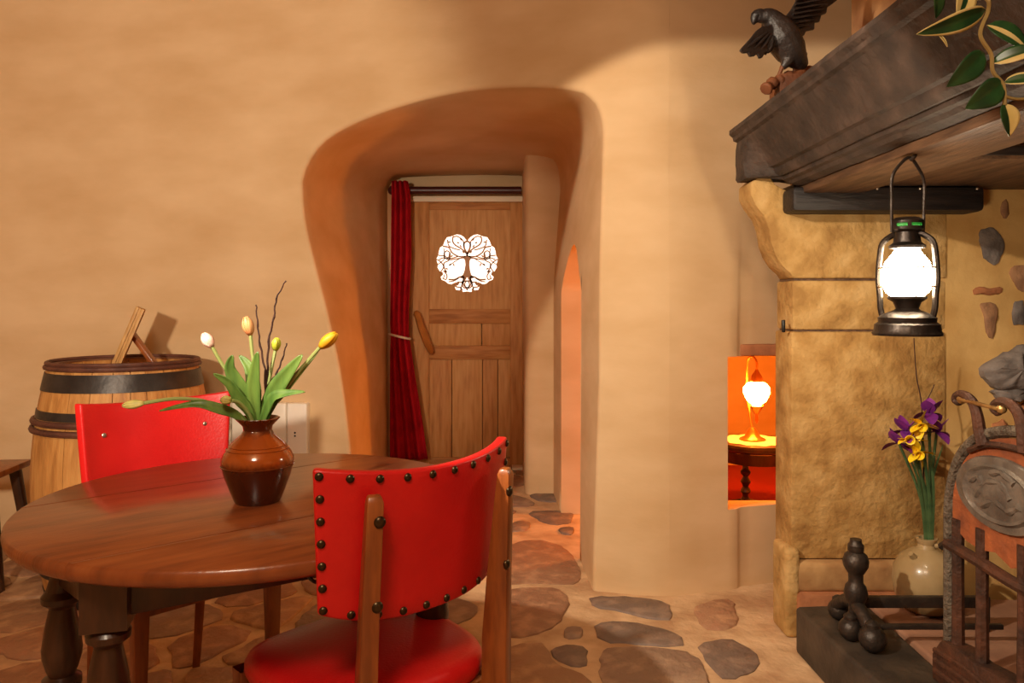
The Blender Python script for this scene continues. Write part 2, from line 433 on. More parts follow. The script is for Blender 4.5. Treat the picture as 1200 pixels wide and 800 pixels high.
mb.add([(XD, DA1, 0), (XD, Y2, 0), (XD, Y2, Z2), (XD, DA1, Z2), (XD, DA1, arch(DA1))], [(0, 1, 2, 3, 4)])
struct(mb.build('wall_den_left', 'plaster', smooth=False))
plane('wall_den_back', [(XD, Y2, 0), (X2, Y2, 0), (X2, Y2, Z2), (XD, Y2, Z2)], 'plaster')
plane('wall_den_right', [(X2, YW, 0), (X2, Y2, 0), (X2, Y2, Z2), (X2, YW, Z2)], 'plaster')
plane('ceiling_den', [(XD, YW, Z2), (X2, YW, Z2), (X2, Y2, Z2), (XD, Y2, Z2)], 'plaster')
# room shell
plane('wall_left', [(-3.3, -3, 0), (-3.3, 3.82, 0), (-3.3, 3.82, CEIL), (-3.3, -3, CEIL)], 'plaster_room')
plane('wall_right', [(2.3, -3, 0), (2.3, 3.6, 0), (2.3, 3.6, CEIL), (2.3, -3, CEIL)], 'plaster_room')
plane('wall_front', [(-3.3, -3, 0), (2.3, -3, 0), (2.3, -3, CEIL), (-3.3, -3, CEIL)], 'plaster_room')
plane('ceiling', [(-3.4, -3, CEIL-0.005), (2.3, -3, CEIL-0.005), (2.3, 3.9, CEIL-0.005), (-3.4, 3.9, CEIL-0.005)], 'ceiling_plaster')

# ------------------------------------------------------------------ floor with flagstones
mb = MB()
gx = [-3.4+0.1*i for i in range(60)]; gy = [-3+0.2*i for i in range(20)]+[1.0+0.06*i for i in range(80)]
mb.grid([[Vector((x, y, 0.003*noise.noise(Vector((x*3, y*3, 0))))) for x in gx] for y in gy])
floor = struct(mb.build('floor', 'mortar', fixn=False))
FS = 0.325
def fp(c): return [PZ(560+x*FS, 540+y*FS) for x, y in c]
hand = [([(400, 490), (560, 495), (690, 512), (706, 575), (640, 577), (520, 548), (408, 528)], 4), ([(420, 587), (500, 580), (600, 592), (690, 615), (742, 645), (736, 672), (600, 665), (430, 652)], 4),
        ([(435, 678), (600, 672), (790, 692), (830, 800), (850, 880), (700, 900), (460, 890)], 2), ([(265, 677), (330, 665), (395, 678), (402, 738), (345, 746), (282, 720)], 4),
        ([(312, 612), (345, 600), (382, 607), (388, 640), (312, 640)], 2), ([(770, 532), (840, 505), (915, 500), (945, 590), (880, 618), (800, 605)], 1),
        ([(792, 662), (900, 640), (1000, 688), (1022, 745), (900, 800), (820, 735)], 4), ([(183, 128), (220, 118), (280, 120), (335, 134), (335, 148), (230, 150)], 4),
        ([(180, 186), (260, 180), (340, 186), (340, 226), (270, 234), (205, 212)], 4), ([(290, 246), (345, 238), (345, 268), (302, 268)], 4),
        ([(115, 225), (185, 215), (190, 250), (118, 258)], 2), ([(60, 320), (200, 280), (325, 318), (386, 420), (330, 450), (200, 440), (70, 450)], 0),
        ([(70, 470), (200, 462), (290, 458), (335, 500), (290, 600), (180, 630), (70, 640)], 0), ([(70, 690), (170, 660), (245, 664), (285, 745), (420, 795), (440, 900), (60, 900)], 3)]
hpolys = [fp(c) for c, _ in hand]
def chaikin(p, it=1):
    for _ in range(it):
        q = []
        for i in range(len(p)):
            a, b = p[i], p[(i+1) % len(p)]; q += [a.lerp(b, 0.22), a.lerp(b, 0.78)]
        p = q
    return p
def stone(poly, mi, h=0.010):
    c = sum(poly, Vector())/len(poly); c.z = 0
    poly = chaikin(poly); q_ = []
    for i in range(len(poly)):
        a, b = poly[i], poly[(i+1) % len(poly)]; q_.append(a)
        for k in range(1, max(1, int((b-a).length/0.03))+1): 
            if k < max(1, int((b-a).length/0.03)): q_.append(a.lerp(b, k/max(1, int((b-a).length/0.03))))
    poly = [p+Vector((noise.noise(Vector((p.x*16, p.y*16, 1))), noise.noise(Vector((p.x*16, p.y*16, 7))), 0))*0.014 for p in q_]
    loc = [p-c for p in poly]; n = len(loc)
    jit = [1+0.05*noise.noise(Vector((p.x*9, p.y*9, 5))) for p in poly]
    b_ = MB(); hh = h+random.uniform(-0.003, 0.004)
    vs_ = [Vector((p.x*j, p.y*j, -0.01)) for p, j in zip(loc, jit)]+[Vector((p.x*j, p.y*j, hh*0.5)) for p, j in zip(loc, jit)]+[Vector((p.x*j*0.93, p.y*j*0.93, hh)) for p, j in zip(loc, jit)]
    fs = [(i, (i+1) % n, n+(i+1) % n, n+i) for i in range(n)]+[(n+i, n+(i+1) % n, 2*n+(i+1) % n, 2*n+i) for i in range(n)]+[tuple(range(2*n, 3*n))]
    b_.add(vs_, fs); o = b_.build('flagstone', 'flag%d' % mi, floor, auto=60); o.location = c; return o
for pl, (_, mi) in zip(hpolys, hand): stone(pl, mi)
def inside(x, y, poly):
    r = False
    for i in range(len(poly)):
        a, b = poly[i], poly[i-1]
        if (a.y > y) != (b.y > y) and x < (b.x-a.x)*(y-a.y)/(b.y-a.y)+a.x: r = not r
    return r
rs = random.Random(3); seeds = []
for iy in range(16):
    for ix in range(22):
        x = -3.4+0.31*(ix+0.5*(iy % 2))+rs.uniform(-0.09, 0.09); y = 1.2+0.29*iy+rs.uniform(-0.09, 0.09); seeds.append((x, y))
for i, (x, y) in enumerate(seeds):
    if y > dw(x)-0.05 and not (-0.85 < x < 0.3): continue
    if x > 0.99 or abs(x) > 0.72*y+0.35: continue
    poly = [Vector((x-0.5, y-0.5, 0)), Vector((x+0.5, y-0.5, 0)), Vector((x+0.5, y+0.5, 0)), Vector((x-0.5, y+0.5, 0))]
    for j, (u, v) in enumerate(seeds):
        if j == i or (u-x)**2+(v-y)**2 > 1: continue
        n_ = Vector((u-x, v-y, 0)); L = n_.length; n_ /= L; lim = L/2-0.017
        new = []
        for k in range(len(poly)):
            a, b = poly[k], poly[(k+1) % len(poly)]
            da = (a-Vector((x, y, 0))).dot(n_)-lim; db = (b-Vector((x, y, 0))).dot(n_)-lim
            if da <= 0: new.append(a)
            if da*db < 0: new.append(a.lerp(b, da/(da-db)))
        poly = new
        if len(poly) < 3: break
    if len(poly) < 3: continue
    # keep clear of the traced stones and of the pillar
    if -0.02-0.02*y < x < 1.1 and 2.2 < y < 3.3 and any(inside(p.x, p.y, h_) for h_ in hpolys for p in poly+[Vector((x, y, 0))]): continue
    if any(inside(q.x, q.y, poly) for h_ in hpolys for q in h_): continue
    if x > 0.02 and y > 2.0 and not (x < 0.25): continue
    stone(poly, rs.choice([0, 0, 1, 3, 3, 2]))

# ------------------------------------------------------------------ door
DD = 5.60
def DX(px, d=DD): return (px-CX)*d/F
def DZ(py, d=DD): return H-(py-CY)*d/F
door = bpy.data.objects.new('door_1', None); COL.objects.link(door); struct(door, 'light wooden plank door with a glowing tree emblem'); door.location = (DX(540), DD, 0)
def dpart(name, x0, x1, y0, y1, m_, front=0.0, thick=0.035, bevel=0.003, parent=None):
    b_ = MB(); xa, xb, za, zb = DX(x0), DX(x1), DZ(y1), DZ(y0)
    b_.box(((xa+xb)/2-door.location.x, front+thick/2, (za+zb)/2), (xb-xa, thick, zb-za))
    return b_.build(name, m_, parent or door, bevel=bevel)
YB = 548
dpart('stile', 466, 503, 237, YB, 'door_wood', -0.012, 0.045); dpart('stile', 598, 613, 237, YB, 'door_wood', -0.012, 0.045)
dpart('rail', 503, 598, 237, 246, 'door_rail', -0.008, 0.04); dpart('rail', 503, 598, 362, 379, 'door_rail', -0.008, 0.04)
dpart('rail', 503, 598, 405, 421, 'door_rail', -0.008, 0.04); dpart('rail', 503, 598, 536, YB, 'door_rail', -0.008, 0.04)
dpart('panel', 503, 564, 379, 405, 'door_wood_b', 0.006, 0.02); dpart('panel', 565, 598, 379, 405, 'door_wood', 0.006, 0.02)
for x0, x1, m_ in ((503, 529, 'door_wood'), (529.7, 565, 'door_wood_b'), (565.7, 583, 'door_wood'), (583.7, 598, 'door_wood_b')):
    dpart('plank', x0, x1, 421, 536, m_, 0.006, 0.02)
TS = 92/836
def tp(x, y): return (DX(500+x*TS)-door.location.x, DZ(264+y*TS))
half = [(430, 165), (392, 120), (355, 98), (318, 94), (280, 108), (255, 117), (215, 125), (190, 165), (172, 215), (140, 235), (128, 275), (122, 318), (101, 355), (112, 395), (120, 415), (113, 445),
        (138, 488), (168, 497), (174, 525), (147, 548), (158, 578), (196, 592), (225, 618), (262, 626), (305, 606), (352, 602), (338, 632), (298, 655), (312, 686), (352, 690), (374, 686), (385, 708), (430, 702)]
outl = half+[(860-x, y) for x, y in half[1:-1][::-1]]
hole = [tp(*q) for q in outl]
rect = [(DX(503)-door.location.x, DZ(362)), (DX(598)-door.location.x, DZ(362)), (DX(598)-door.location.x, DZ(246)), (DX(503)-door.location.x, DZ(246))]
bm = bmesh.new(); es = []
for loop in (rect, hole):
    vs_ = [bm.verts.new((x, 0.006, z)) for x, z in loop]
    for i in range(len(vs_)): es.append(bm.edges.new((vs_[i], vs_[(i+1) % len(vs_)])))
bmesh.ops.triangle_fill(bm, edges=es, use_beauty=True)
r = bmesh.ops.extrude_face_region(bm, geom=list(bm.faces))
bmesh.ops.translate(bm, vec=(0, 0.016, 0), verts=[g for g in r['geom'] if isinstance(g, bmesh.types.BMVert)])
bmesh.ops.recalc_face_normals(bm, faces=bm.faces)
me = bpy.data.meshes.new('carved_panel'); bm.to_mesh(me); bm.free(); me.materials.append(MATS['door_wood_b'])
cp = bpy.data.objects.new('carved_panel', me); COL.objects.link(cp); cp.parent = door
b_ = MB(); b_.box((rect[0][0]*0.5+rect[1][0]*0.5, 0.026, DZ(308)), (0.52, 0.006, 0.52)); pn = b_.build('glass_pane', 'lit_glass', cp); pn['label'] = 'backlit white glass behind the cut-out tree'
# fretwork tree: trunk, branches, leaves, knotted roots
fr = MB()
def ribbon(pts, wd):
    pts = smooth_path([Vector((tp(x, y)[0], 0.0105, tp(x, y)[1])) for x, y in pts], 5); k = DX(1)-DX(0); wd = wd*TS*k/2
    L, R = [], []
    for i, p in enumerate(pts):
        t = (pts[min(i+1, len(pts)-1)]-pts[max(i-1, 0)]).normalized(); n_ = Vector((-t.z, 0, t.x))
        L.append(p+n_*wd); R.append(p-n_*wd)
    up = Vector((0, 0.008, 0))
    fr.grid([[q-up for q in L], [q-up*0.5 for q in L] and [q-up for q in R], R, L, [q-up for q in L]])
def leaf_(x, y, a, l=34, wd=16):
    o = []
    for k in range(10):
        t = 2*PI*k/10; u = l/2*math.cos(t); v = wd/2*math.sin(t)*(1-0.3*math.cos(t)); c_, s_ = math.cos(a), math.sin(a)
        q = tp(x+u*c_-v*s_, y+u*s_+v*c_); o.append((q[0], 0.0065, q[1]))
    fr.prism(o, (0, -0.004, 0), (0, 0.004, 0))
branches = [([(430, 330), (424, 290), (400, 240), (398, 190), (430, 165)], 13), ([(425, 300), (370, 250), (300, 205), (275, 160), (285, 112)], 11), ([(400, 225), (385, 160), (330, 118), (290, 120)], 9),
            ([(355, 262), (290, 245), (235, 215), (222, 150)], 9), ([(415, 330), (340, 330), (270, 290), (235, 235), (172, 222)], 11), ([(330, 332), (250, 350), (180, 325), (125, 318)], 9),
            ([(395, 345), (320, 355), (240, 365), (180, 345), (130, 365)], 9), ([(355, 350), (290, 390), (240, 430)], 7), ([(245, 290), (230, 345), (195, 350), (185, 300), (215, 270), (250, 300), (235, 370), (185, 400), (188, 455), (215, 500)], 9),
            ([(102, 358), (150, 390), (180, 440), (150, 492)], 9), ([(120, 415), (190, 350), (180, 240)], 7), ([(178, 480), (215, 530), (205, 575), (165, 560)], 9), ([(190, 520), (180, 560)], 7),
            ([(230, 575), (300, 575), (350, 550), (395, 545)], 12), ([(235, 600), (290, 590), (340, 560)], 9), ([(395, 545), (380, 600), (330, 605), (310, 650), (355, 660), (380, 690)], 10),
            ([(405, 560), (375, 620), (400, 665), (455, 650), (470, 605), (430, 590), (405, 625), (430, 690)], 9), ([(440, 560), (480, 620), (500, 690)], 9)]
for pts, wd in branches:
    ribbon(pts, wd*1.45); ribbon([(860-x, y) for x, y in pts], wd*1.45)
trunk = [(400, 322), (388, 345), (408, 375), (412, 420), (402, 480), (388, 520), (350, 555), (395, 570), (430, 555), (465, 570), (510, 555), (475, 525), (462, 480), (455, 420), (458, 375), (478, 345), (462, 322)]
fr.prism([(tp(*q)[0], 0.0065, tp(*q)[1]) for q in trunk], (0, -0.004, 0), (0, 0.004, 0))
for x, y, a in [(365, 150, 1.0), (335, 185, 0.4), (362, 222, 0.9), (390, 285, 0.9), (245, 178, 0.2), (268, 325, -0.8), (250, 415, -0.6), (288, 420, 1.3), (215, 462, 0.3), (200, 490, 1.0)]:
    leaf_(x, y, a); leaf_(860-x, y, PI-a)
o = fr.build('tree_fretwork', 'fret_wood', cp, smooth=False)
# wooden pull handle
b_ = MB()
hp = [P(487, 369, DD-0.03), P(489, 368, DD-0.06), P(494, 384, DD-0.075), P(500, 400, DD-0.075), P(505, 411, DD-0.06), P(505, 412, DD-0.03)]
b_.tube(smooth_path([p-door.location for p in hp], 4), [0.018+0.010*math.sin(PI*i/20) for i in range(21)], 8, flat=1.0)
b_.build('handle', 'handle_wood', door)
# jamb trims round the door
def trim(name, x0, x1, y0, y1, d, m_='trim_cream', th=0.03):
    b_ = MB(); b_.box(((DX(x0, d)+DX(x1, d))/2, d, (DZ(y0, d)+DZ(y1, d))/2), (DX(x1, d)-DX(x0, d), th, DZ(y0, d)-DZ(y1, d)))
    return struct(b_.build(name, m_, bevel=0.003))
trim('trim_1', 462, 613, 230, 236.5, 5.565); trim('trim_2', 613, 616.5, 230, 550, 5.56); trim('trim_3', 600, 614, 546, 549.5, 5.53, th=0.1)
trim('trim_4', 453, 463, 212, 549, 5.60, 'fret_wood')

# curtain rod and curtain
rod = thing('curtain_rod', 'dark red wooden curtain rod above the plank door', 'curtain rod', P(546, 223, 5.50))
b_ = MB(); b_.tube([(DX(462, 5.5)-rod.location.x, 0, 0), (DX(611, 5.5)-rod.location.x, 0, 0)], 0.028, 12); b_.build('pole', 'rod_dark', rod)
b_ = MB(); b_.sphere((DX(460, 5.5)-rod.location.x, 0, 0), 0.034); b_.build('finial', 'rod_dark', rod)
cur = thing('curtain', 'red fabric curtain gathered by a cord beside the wooden door', 'curtain', P(470, 540, 5.43))
tabL = [(212, 459), (300, 458), (380, 457), (393, 458), (410, 457), (470, 457), (538, 457)]
tabR = [(212, 478), (230, 481), (300, 482), (360, 479), (393, 479), (410, 482), (450, 488), (500, 496), (538, 501)]
b_ = MB(); rows = []
NF = 72
for k in range(40):
    py = 212+(538-212)*k/39; xa, xb = DX(interp(py, tabL), 5.43), DX(interp(py, tabR), 5.43); z = DZ(py, 5.43)
    pin = 1-0.5*math.exp(-((py-393)/14)**2)
    row = []
    for j in range(NF):
        u = j/(NF-1); row.append(Vector((xa+(xb-xa)*u, 5.43+0.020*pin*math.sin(u*2*PI*3.5+0.4*math.sin(py*0.02))+0.004*math.sin(u*17+py*0.01), z))-cur.location)
    rows.append(row)
b_.grid(rows); o = b_.build('cloth', 'curtain_red', cur, fixn=False); md = o.modifiers.new('th', 'SOLIDIFY'); md.thickness = 0.004
b_ = MB(); c = P(468.5, 394, 5.43)-cur.location
b_.tube([c+Vector((0.074*math.cos(a), 0.045*math.sin(a), -0.018*math.cos(a)-0.0)) for a in [2*PI*i/28 for i in range(28)]], 0.008, 6, closed=True)
b_.build('tie_cord', 'cord', cur)

# ------------------------------------------------------------------ fireplace
fire = thing('fireplace', 'old stone fireplace with heavy dark lintel and raised hearth', 'fireplace', (1.3, 2.3, 0))
FL = fire.location
def fbox(name, x0, x1, y0, y1, z0, z1, m_, bevel=0.012, parent=fire, rough=0.0, seg=2):
    b_ = MB(); b_.box(((x0+x1)/2-FL.x, (y0+y1)/2-FL.y, (z0+z1)/2), (x1-x0, y1-y0, z1-z0)); o = b_.build(name, m_, parent, bevel=bevel, seg=seg)
    return o
YJ = 2.78; YK = 2.95
JX0 = (928-CX)*YJ/F; JX1 = 1.585
def JZ(py): return H-(py-CY)*YJ/F
zz = [JZ(656), JZ(387.5), JZ(327.5)]
for i in range(2):
    o = fbox('stone_block', JX0+(0.003 if i % 2 else -0.003), JX1, YJ+(0.003 if i == 1 else 0), YK, zz[i]+0.003, zz[i+1]-0.003, 'jamb_stone' if i % 2 == 0 else 'jamb_stone_b', 0.010)
# core just inside so the joints read as recessed lines
fbox('core', JX0+0.012, JX1-0.01, YJ+0.012, YK-0.01, 0.05, JZ(215), 'beam_brown', 0)
fbox('backing', 1.16, JX1+0.5, YK-0.02, 3.16, 0.0, 1.84, 'jamb_stone', 0)
fbox('plinth_block', JX0-0.010, JX1, YJ-0.03, YK, 0.16, JZ(656), 'plinth_stone', 0.02, seg=3)
fbox('plinth_foot', JX0-0.035, JX0+0.02, YJ-0.035, YK-0.06, 0.0, JZ(640), 'jamb_stone_b', 0.018, seg=3)
fbox('plinth_base', JX0+0.005, JX1, YJ-0.05, YK, 0.0, 0.165, 'rubble_red', 0.015)
# corbel, profile in x-z, thickness in y
cpx = [(880, 214), (890, 206), (902, 206), (909, 216), (918, 221), (928, 226), (928, 250), (1110, 250), (1110, 326), (930, 326), (926, 320), (917, 312), (909, 300), (904, 286), (901, 268), (896, 254), (886, 241), (880, 229)]
pr = [P(x, y, YJ)-FL for x, y in cpx]
b_ = MB(); b_.prism(pr, (0, 0.0, 0), (0, 0.15, 0)); b_.build('corbel', 'jamb_stone_b', fire, bevel=0.007)
b_ = MB(); b_.box((0.994-FL.x, YJ-FL.y-0.001, JZ(382)), (0.012, 0.012, 0.045)); b_.build('iron_pin', 'black', fire, bevel=0.003)
# lintel: moulded profile run along y
lp = [(0.824, 1.842), (0.822, 1.826), (0.835, 1.815), (0.838, 1.803), (0.852, 1.797), (0.858, 1.786), (0.872, 1.770), (0.905, 1.715), (0.925, 1.680), (0.940, 1.676), (0.945, 1.660), (0.958, 1.648), (0.968, 1.648), (0.970, 1.634), (0.985, 1.630), (0.992, 1.619), (1.02, 1.612), (1.235, 1.612), (1.235, 1.842)]
ys = [0.7+i*0.03 for i in range(73)]; ys[-1] = 2.87
b_ = MB(); rows = []
for y in ys:
    r_ = []
    for k, (x, z) in enumerate(lp):
        n1 = noise.noise(Vector((x*14, y*7, z*14)))*0.006+noise.noise(Vector((x*30, y*22, z*30)))*0.003
        t_ = min(1, max(0, (y-2.70)/0.07)); t_ = t_*t_*(3-2*t_)
        if 5 <= k <= 10: x += (0.850-x)*t_
        if 8 <= k <= 10: z += (1.70-0.02*(k-8)-z)*t_
        if 11 <= k <= 16: x += (0.858+(k-11)*0.03-x)*t_; z += (1.650-z)*t_
        r_.append(Vector((x+n1*(k < 17), y, z+n1*0.5*(k < 17)))-FL)
    rows.append(r_)
b_.grid(rows, closed=True); n = len(lp)
b_.add(rows[0], [tuple(range(n))]); b_.add(rows[-1], [tuple(range(n))])
b_.build('lintel', 'lintel_stone', fire, auto=32)
# timber under and behind the lintel
fbox('under_board', 1.03, 1.24, 0.7, 2.84, 1.585, 1.613, 'beam_brown', 0.004)
fbox('beam', (927-CX)*2.70/F, (1151-CX)*2.70/F, 2.68, 2.80, H+(CY-248)*2.7/F, H+(CY-219)*2.7/F, 'beam_dark', 0.016)
fbox('shelf_board', 1.238, 2.05, 2.20, 2.80, 1.612, 1.655, 'beam_brown', 0.005)
fbox('shelf_batten', 1.238, 2.05, 2.185, 2.199, 1.622, 1.648, 'beam_dark', 0.003)
fbox('flue_back', 2.05, 2.12, 0.7, 2.8, 0.16, 2.8, 'soot', 0)
for px in (1028, 1078, 1145):
    b_ = MB(); b_.sphere(P(px, 221, 2.676)-FL, 0.006, 8, 6); b_.build('nail', 'bolt_steel', fire)
# hood above the mantel shelf
b_ = MB(); b_.box((1.66-FL.x, 1.72-FL.y, 2.37), (0.80, 2.26, 1.06)); b_.build('hood', 'hood_stone', fire, bevel=0.03)
b_ = MB(); b_.box((1.237-FL.x, 2.35-FL.y, 1.862), (0.10, 0.98, 0.05)); b_.build('shelf_ledge', 'jamb_stone_b', fire, bevel=0.012)
# hearth slabs
HZ = 0.16
def slab(name, pts, z0, z1, m_, bev=0.014):
    b_ = MB(); b_.prism([Vector((x, y, 0))-Vector((FL.x, FL.y, 0)) for x, y in pts], (0, 0, z0), (0, 0, z1)); return b_.build(name, m_, fire, bevel=bev, seg=3)
slab('hearth_slab', [(0.985, 2.64), (0.995, 2.30), (1.02, 2.02), (1.22, 2.08), (1.24, 2.66)], 0, HZ, 'hearth_stone')
slab('hearth_slab', [(1.02, 1.985), (1.05, 1.4), (1.3, 1.4), (1.28, 2.07), (1.20, 2.045)], 0, HZ-0.005, 'hearth_stone')
slab('hearth_slab', [(1.248, 2.66), (1.245, 2.10), (1.31, 2.06), (1.34, 1.2), (2.05, 1.2), (2.05, 2.70), (1.3, 2.72)], 0, HZ-0.002, 'firebrick', 0.01)
# rubble wall inside the fireplace
b_ = MB()
gx_ = [1.555+0.03*i for i in range(20)]; gz_ = [0.1+0.05*i for i in range(33)]
b_.grid([[Vector((x, YJ+0.008+0.006*noise.noise(Vector((x*5, z*5, 2))), z)) for x in gx_] for z in gz_])
wr = struct(b_.build('wall_hearth', 'rubble_plaster', fixn=False))
DR = YJ+0.008
def rub(px, m_, h=0.03, smooth_it=1):
    pts = chaikin([P(x, y, DR) for x, y in px], smooth_it); q_ = []
    for i in range(len(pts)): q_ += [pts[i], pts[i].lerp(pts[(i+1) % len(pts)], 0.5)]
    pts = [p+Vector((noise.noise(Vector((p.x*30, 1, p.z*30))), 0, noise.noise(Vector((p.x*30, 5, p.z*30)))))*0.011 for p in q_]; c = sum(pts, Vector())/len(pts); n = len(pts)
    b_ = MB(); a = [p-c for p in pts]
    vs_ = [q+Vector((0, 0.03, 0)) for q in a]+[q+Vector((0, -h*0.4, 0)) for q in a]+[q*0.72+Vector((0, -h*(0.8+0.4*noise.noise((q+c)*25)), 0)) for q in a]+[Vector((0, -h, 0))]
    fs = [(i, (i+1) % n, n+(i+1) % n, n+i) for i in range(n)]+[(n+i, n+(i+1) % n, 2*n+(i+1) % n, 2*n+i) for i in range(n)]+[(2*n+i, 2*n+(i+1) % n, 3*n) for i in range(n)]
    b_.add(vs_, fs); o = b_.build('stone', m_, wr, auto=50); o.location = c
def sc5(l): return [(1100+x*0.3125, 230+y*0.3125) for x, y in l]
rub(sc5([(150, 125), (195, 112), (240, 150), (244, 200), (215, 262), (170, 240), (155, 180)]), 'rubble_grey', 0.012)
rub(sc5([(232, 20), (255, 12), (258, 80), (232, 88)]), 'rubble_brown', 0.01)
rub(sc5([(255, 285), (290, 252), (360, 262), (370, 350), (320, 365), (280, 325)]), 'rubble_brown', 0.012)
rub(sc5([(130, 345), (180, 338), (242, 342), (235, 365), (180, 372), (132, 368)]), 'rubble_red', 0.01)
rub(sc5([(150, 400), (200, 395), (228, 430), (205, 528), (180, 525), (165, 450)]), 'rubble_brown', 0.01)
rub(sc5([(275, 395), (318, 392), (325, 480), (272, 482)]), 'rubble_grey', 0.01)
rub(sc5([(145, 650), (185, 620), (260, 575), (320, 550), (420, 560), (430, 700), (300, 730), (205, 722), (160, 690)]), 'rubble_grey', 0.07)
rub(sc5([(185, 728), (260, 716), (350, 728), (345, 768), (250, 768), (195, 750)]), 'rubble_grey', 0.05)
rub(sc5([(290, 780), (400, 760), (420, 900), (300, 890)]), 'rubble_red', 0.03)
rub(sc5([(190, 860), (250, 830), (262, 920), (200, 940)]), 'rubble_red', 0.02)

# ------------------------------------------------------------------ hanging lantern
LD = 2.0; lc = P(1063, 393, LD)
lan = thing('storm_lantern', 'lit metal storm lantern hanging from the mantel by its handle', 'lantern', lc)
s = LD/F                               # metres per pixel here
def lz(py): return (393-py)*s
b_ = MB(); b_.lathe([(0.001, 0), (37*s, 0), (38*s, 0.006), (36*s, 0.012), (35*s, lz(380)), (31*s, lz(377)), (31.5*s, lz(372)), (28*s, lz(369)), (14*s, lz(363)), (9*s, lz(358)), (0.001, lz(358))], 32); b_.build('fuel_tank', 'lantern_metal', lan)
b_ = MB(); b_.lathe([(12*s, lz(362)), (15*s, lz(354)), (21*s, lz(350)), (21*s, lz(347)), (0.001, lz(346))], 24); b_.build('burner', 'lantern_metal', lan)
b_ = MB(); b_.lathe([(16*s, lz(348)), (23*s, lz(342)), (28*s, lz(330)), (28*s, lz(320)), (23*s, lz(306)), (15*s, lz(296)), (13*s, lz(292))], 28); g = b_.build('glass_globe', 'lantern_glow', lan); g['label'] = 'glowing white glass globe'
b_ = MB(); b_.lathe([(19*s, lz(291)), (20*s, lz(288)), (15*s, lz(284)), (13*s, lz(272)), (18*s, lz(269)), (18*s, lz(259)), (13*s, lz(255)), (4*s, lz(254))], 24); cap = b_.build('chimney_cap', 'lantern_metal', lan)
for a in (-0.75, 0.1):  # green flare marks near the globe, painted as strips on the cap
    b_ = MB(); pts = [((18.4*s)*math.cos(a-PI/2+t*0.3), (18.4*s)*math.sin(a-PI/2+t*0.3), lz(264)) for t in (-1, -0.3, 0.3, 1)]
    b_.tube(pts, 0.004, 6); b_.build('green_flare_strip', 'green_flare_tint', cap)
for sg in (-1, 1):
    b_ = MB()
    pth = smooth_path([(sg*26*s, 0, lz(374)), (sg*29*s, 0, lz(362)), (sg*30*s, 0, lz(345)), (sg*31.5*s, 0, lz(325)), (sg*30*s, 0, lz(300)), (sg*27*s, 0, lz(284)), (sg*18*s, 0, lz(276)), (sg*13*s, 0, lz(274))], 4)
    Rz = Matrix.Rotation(-0.72, 3, 'Z'); b_.tube([Rz @ p for p in pth], 3.6*s, 8); b_.build('air_tube', 'lantern_metal', lan)
for z in (314, 336):
    b_ = MB(); b_.tube([(30*s*math.cos(a), 30*s*math.sin(a), lz(z)) for a in [2*PI*i/28 for i in range(28)]], 0.0022, 5, closed=True); b_.build('wire_guard', 'old_brass', lan)
b_ = MB(); hk = lz(185)
b_.tube(smooth_path([(-18*s, 0, lz(272)), (-18*s, 0, lz(232)), (-17*s, 0, lz(206)), (-6*s, 0.0, lz(190)), (4*s, 0, hk), (15*s, 0, lz(200)), (20*s, 0, lz(214)), (20*s, 0, lz(240)), (19*s, 0, lz(272))], 5), 0.0042, 7); b_.build('bail_handle', 'lantern_metal', lan)
b_ = MB(); b_.tube(smooth_path([(4*s, 0, hk-0.006), (7*s, -0.01, hk+0.005), (7*s, 0, hk+0.025), (7*s, 0, 1.59-lc.z)], 4), 0.005, 7); b_.build('hook', 'iron', lan)

# ------------------------------------------------------------------ raven on the mantel
RD = 2.42
def rp_(px, py, dy=0.0): return P(px, py, RD+dy)
rv0 = rp_(917, 98)
rav = thing('raven_figurine', 'black raven figurine with spread wings on a wooden perch', 'figurine', rv0)
b_ = MB()
bod = smooth_path([rp_(884, 26, -0.02), rp_(889, 22, -0.02), rp_(899, 20, -0.015), rp_(908, 30, -0.005), rp_(918, 46, 0), rp_(927, 60, 0.005), rp_(935, 70, 0.012), rp_(944, 78, 0.02)], 4)
rr = []
for i in range(len(bod)):
    t = i/(len(bod)-1); rr.append(interp(t, [(0, 0.004), (0.12, 0.012), (0.27, 0.027), (0.4, 0.04), (0.55, 0.055), (0.72, 0.048), (0.87, 0.032), (1, 0.012)]))
b_.tube([p-rv0 for p in bod], rr, 14)
b_.sphere(rp_(895, 19, -0.015)-rv0, 0.024, scale=(1.15, 0.9, 0.9))
b_.tube([p-rv0 for p in smooth_path([rp_(892, 17, -0.018), rp_(885, 19, -0.02), rp_(883, 29, -0.02)], 4)], [0.020, 0.0195, 0.019, 0.018, 0.016, 0.014, 0.011, 0.008, 0.004], 8)
b_.tube([p-rv0 for p in (rp_(930, 62, -0.01), rp_(921, 74, -0.01), rp_(917, 80, -0.01))], [0.024, 0.017, 0.009], 8)
b_.tube([p-rv0 for p in (rp_(938, 62, 0.02), rp_(936, 74, 0.02), rp_(933, 79, 0.02))], [0.024, 0.017, 0.009], 8)
W1 = [(912, 34), (918, 22), (926, 12), (933, 0), (940, -14), (952, -26), (985, -34), (990, -18), (982, -10), (984, -2), (975, 5), (969, 9), (968, 16), (962, 18), (960, 26), (954, 27), (954, 35), (944, 37), (942, 42), (930, 44)]
W2 = [(902, 30), (893, 31), (885, 37), (878, 46), (866, 59), (870, 63), (876, 62), (878, 67), (884, 66), (887, 63), (889, 69), (893, 68), (897, 61), (900, 63), (905, 60), (907, 55), (912, 56), (914, 44)]
def wing(outline, dyf):
    top = []; n = len(outline)
    pts = [rp_(x, y, dyf(x, y))-rv0 for x, y in outline]
    b_.prism(pts, (0, -0.006, 0), (0, 0.006, 0))
wing(W1, lambda x, y: 0.02+0.0014*(x-912))
wing(W2, lambda x, y: -0.02+0.0016*(x-912))
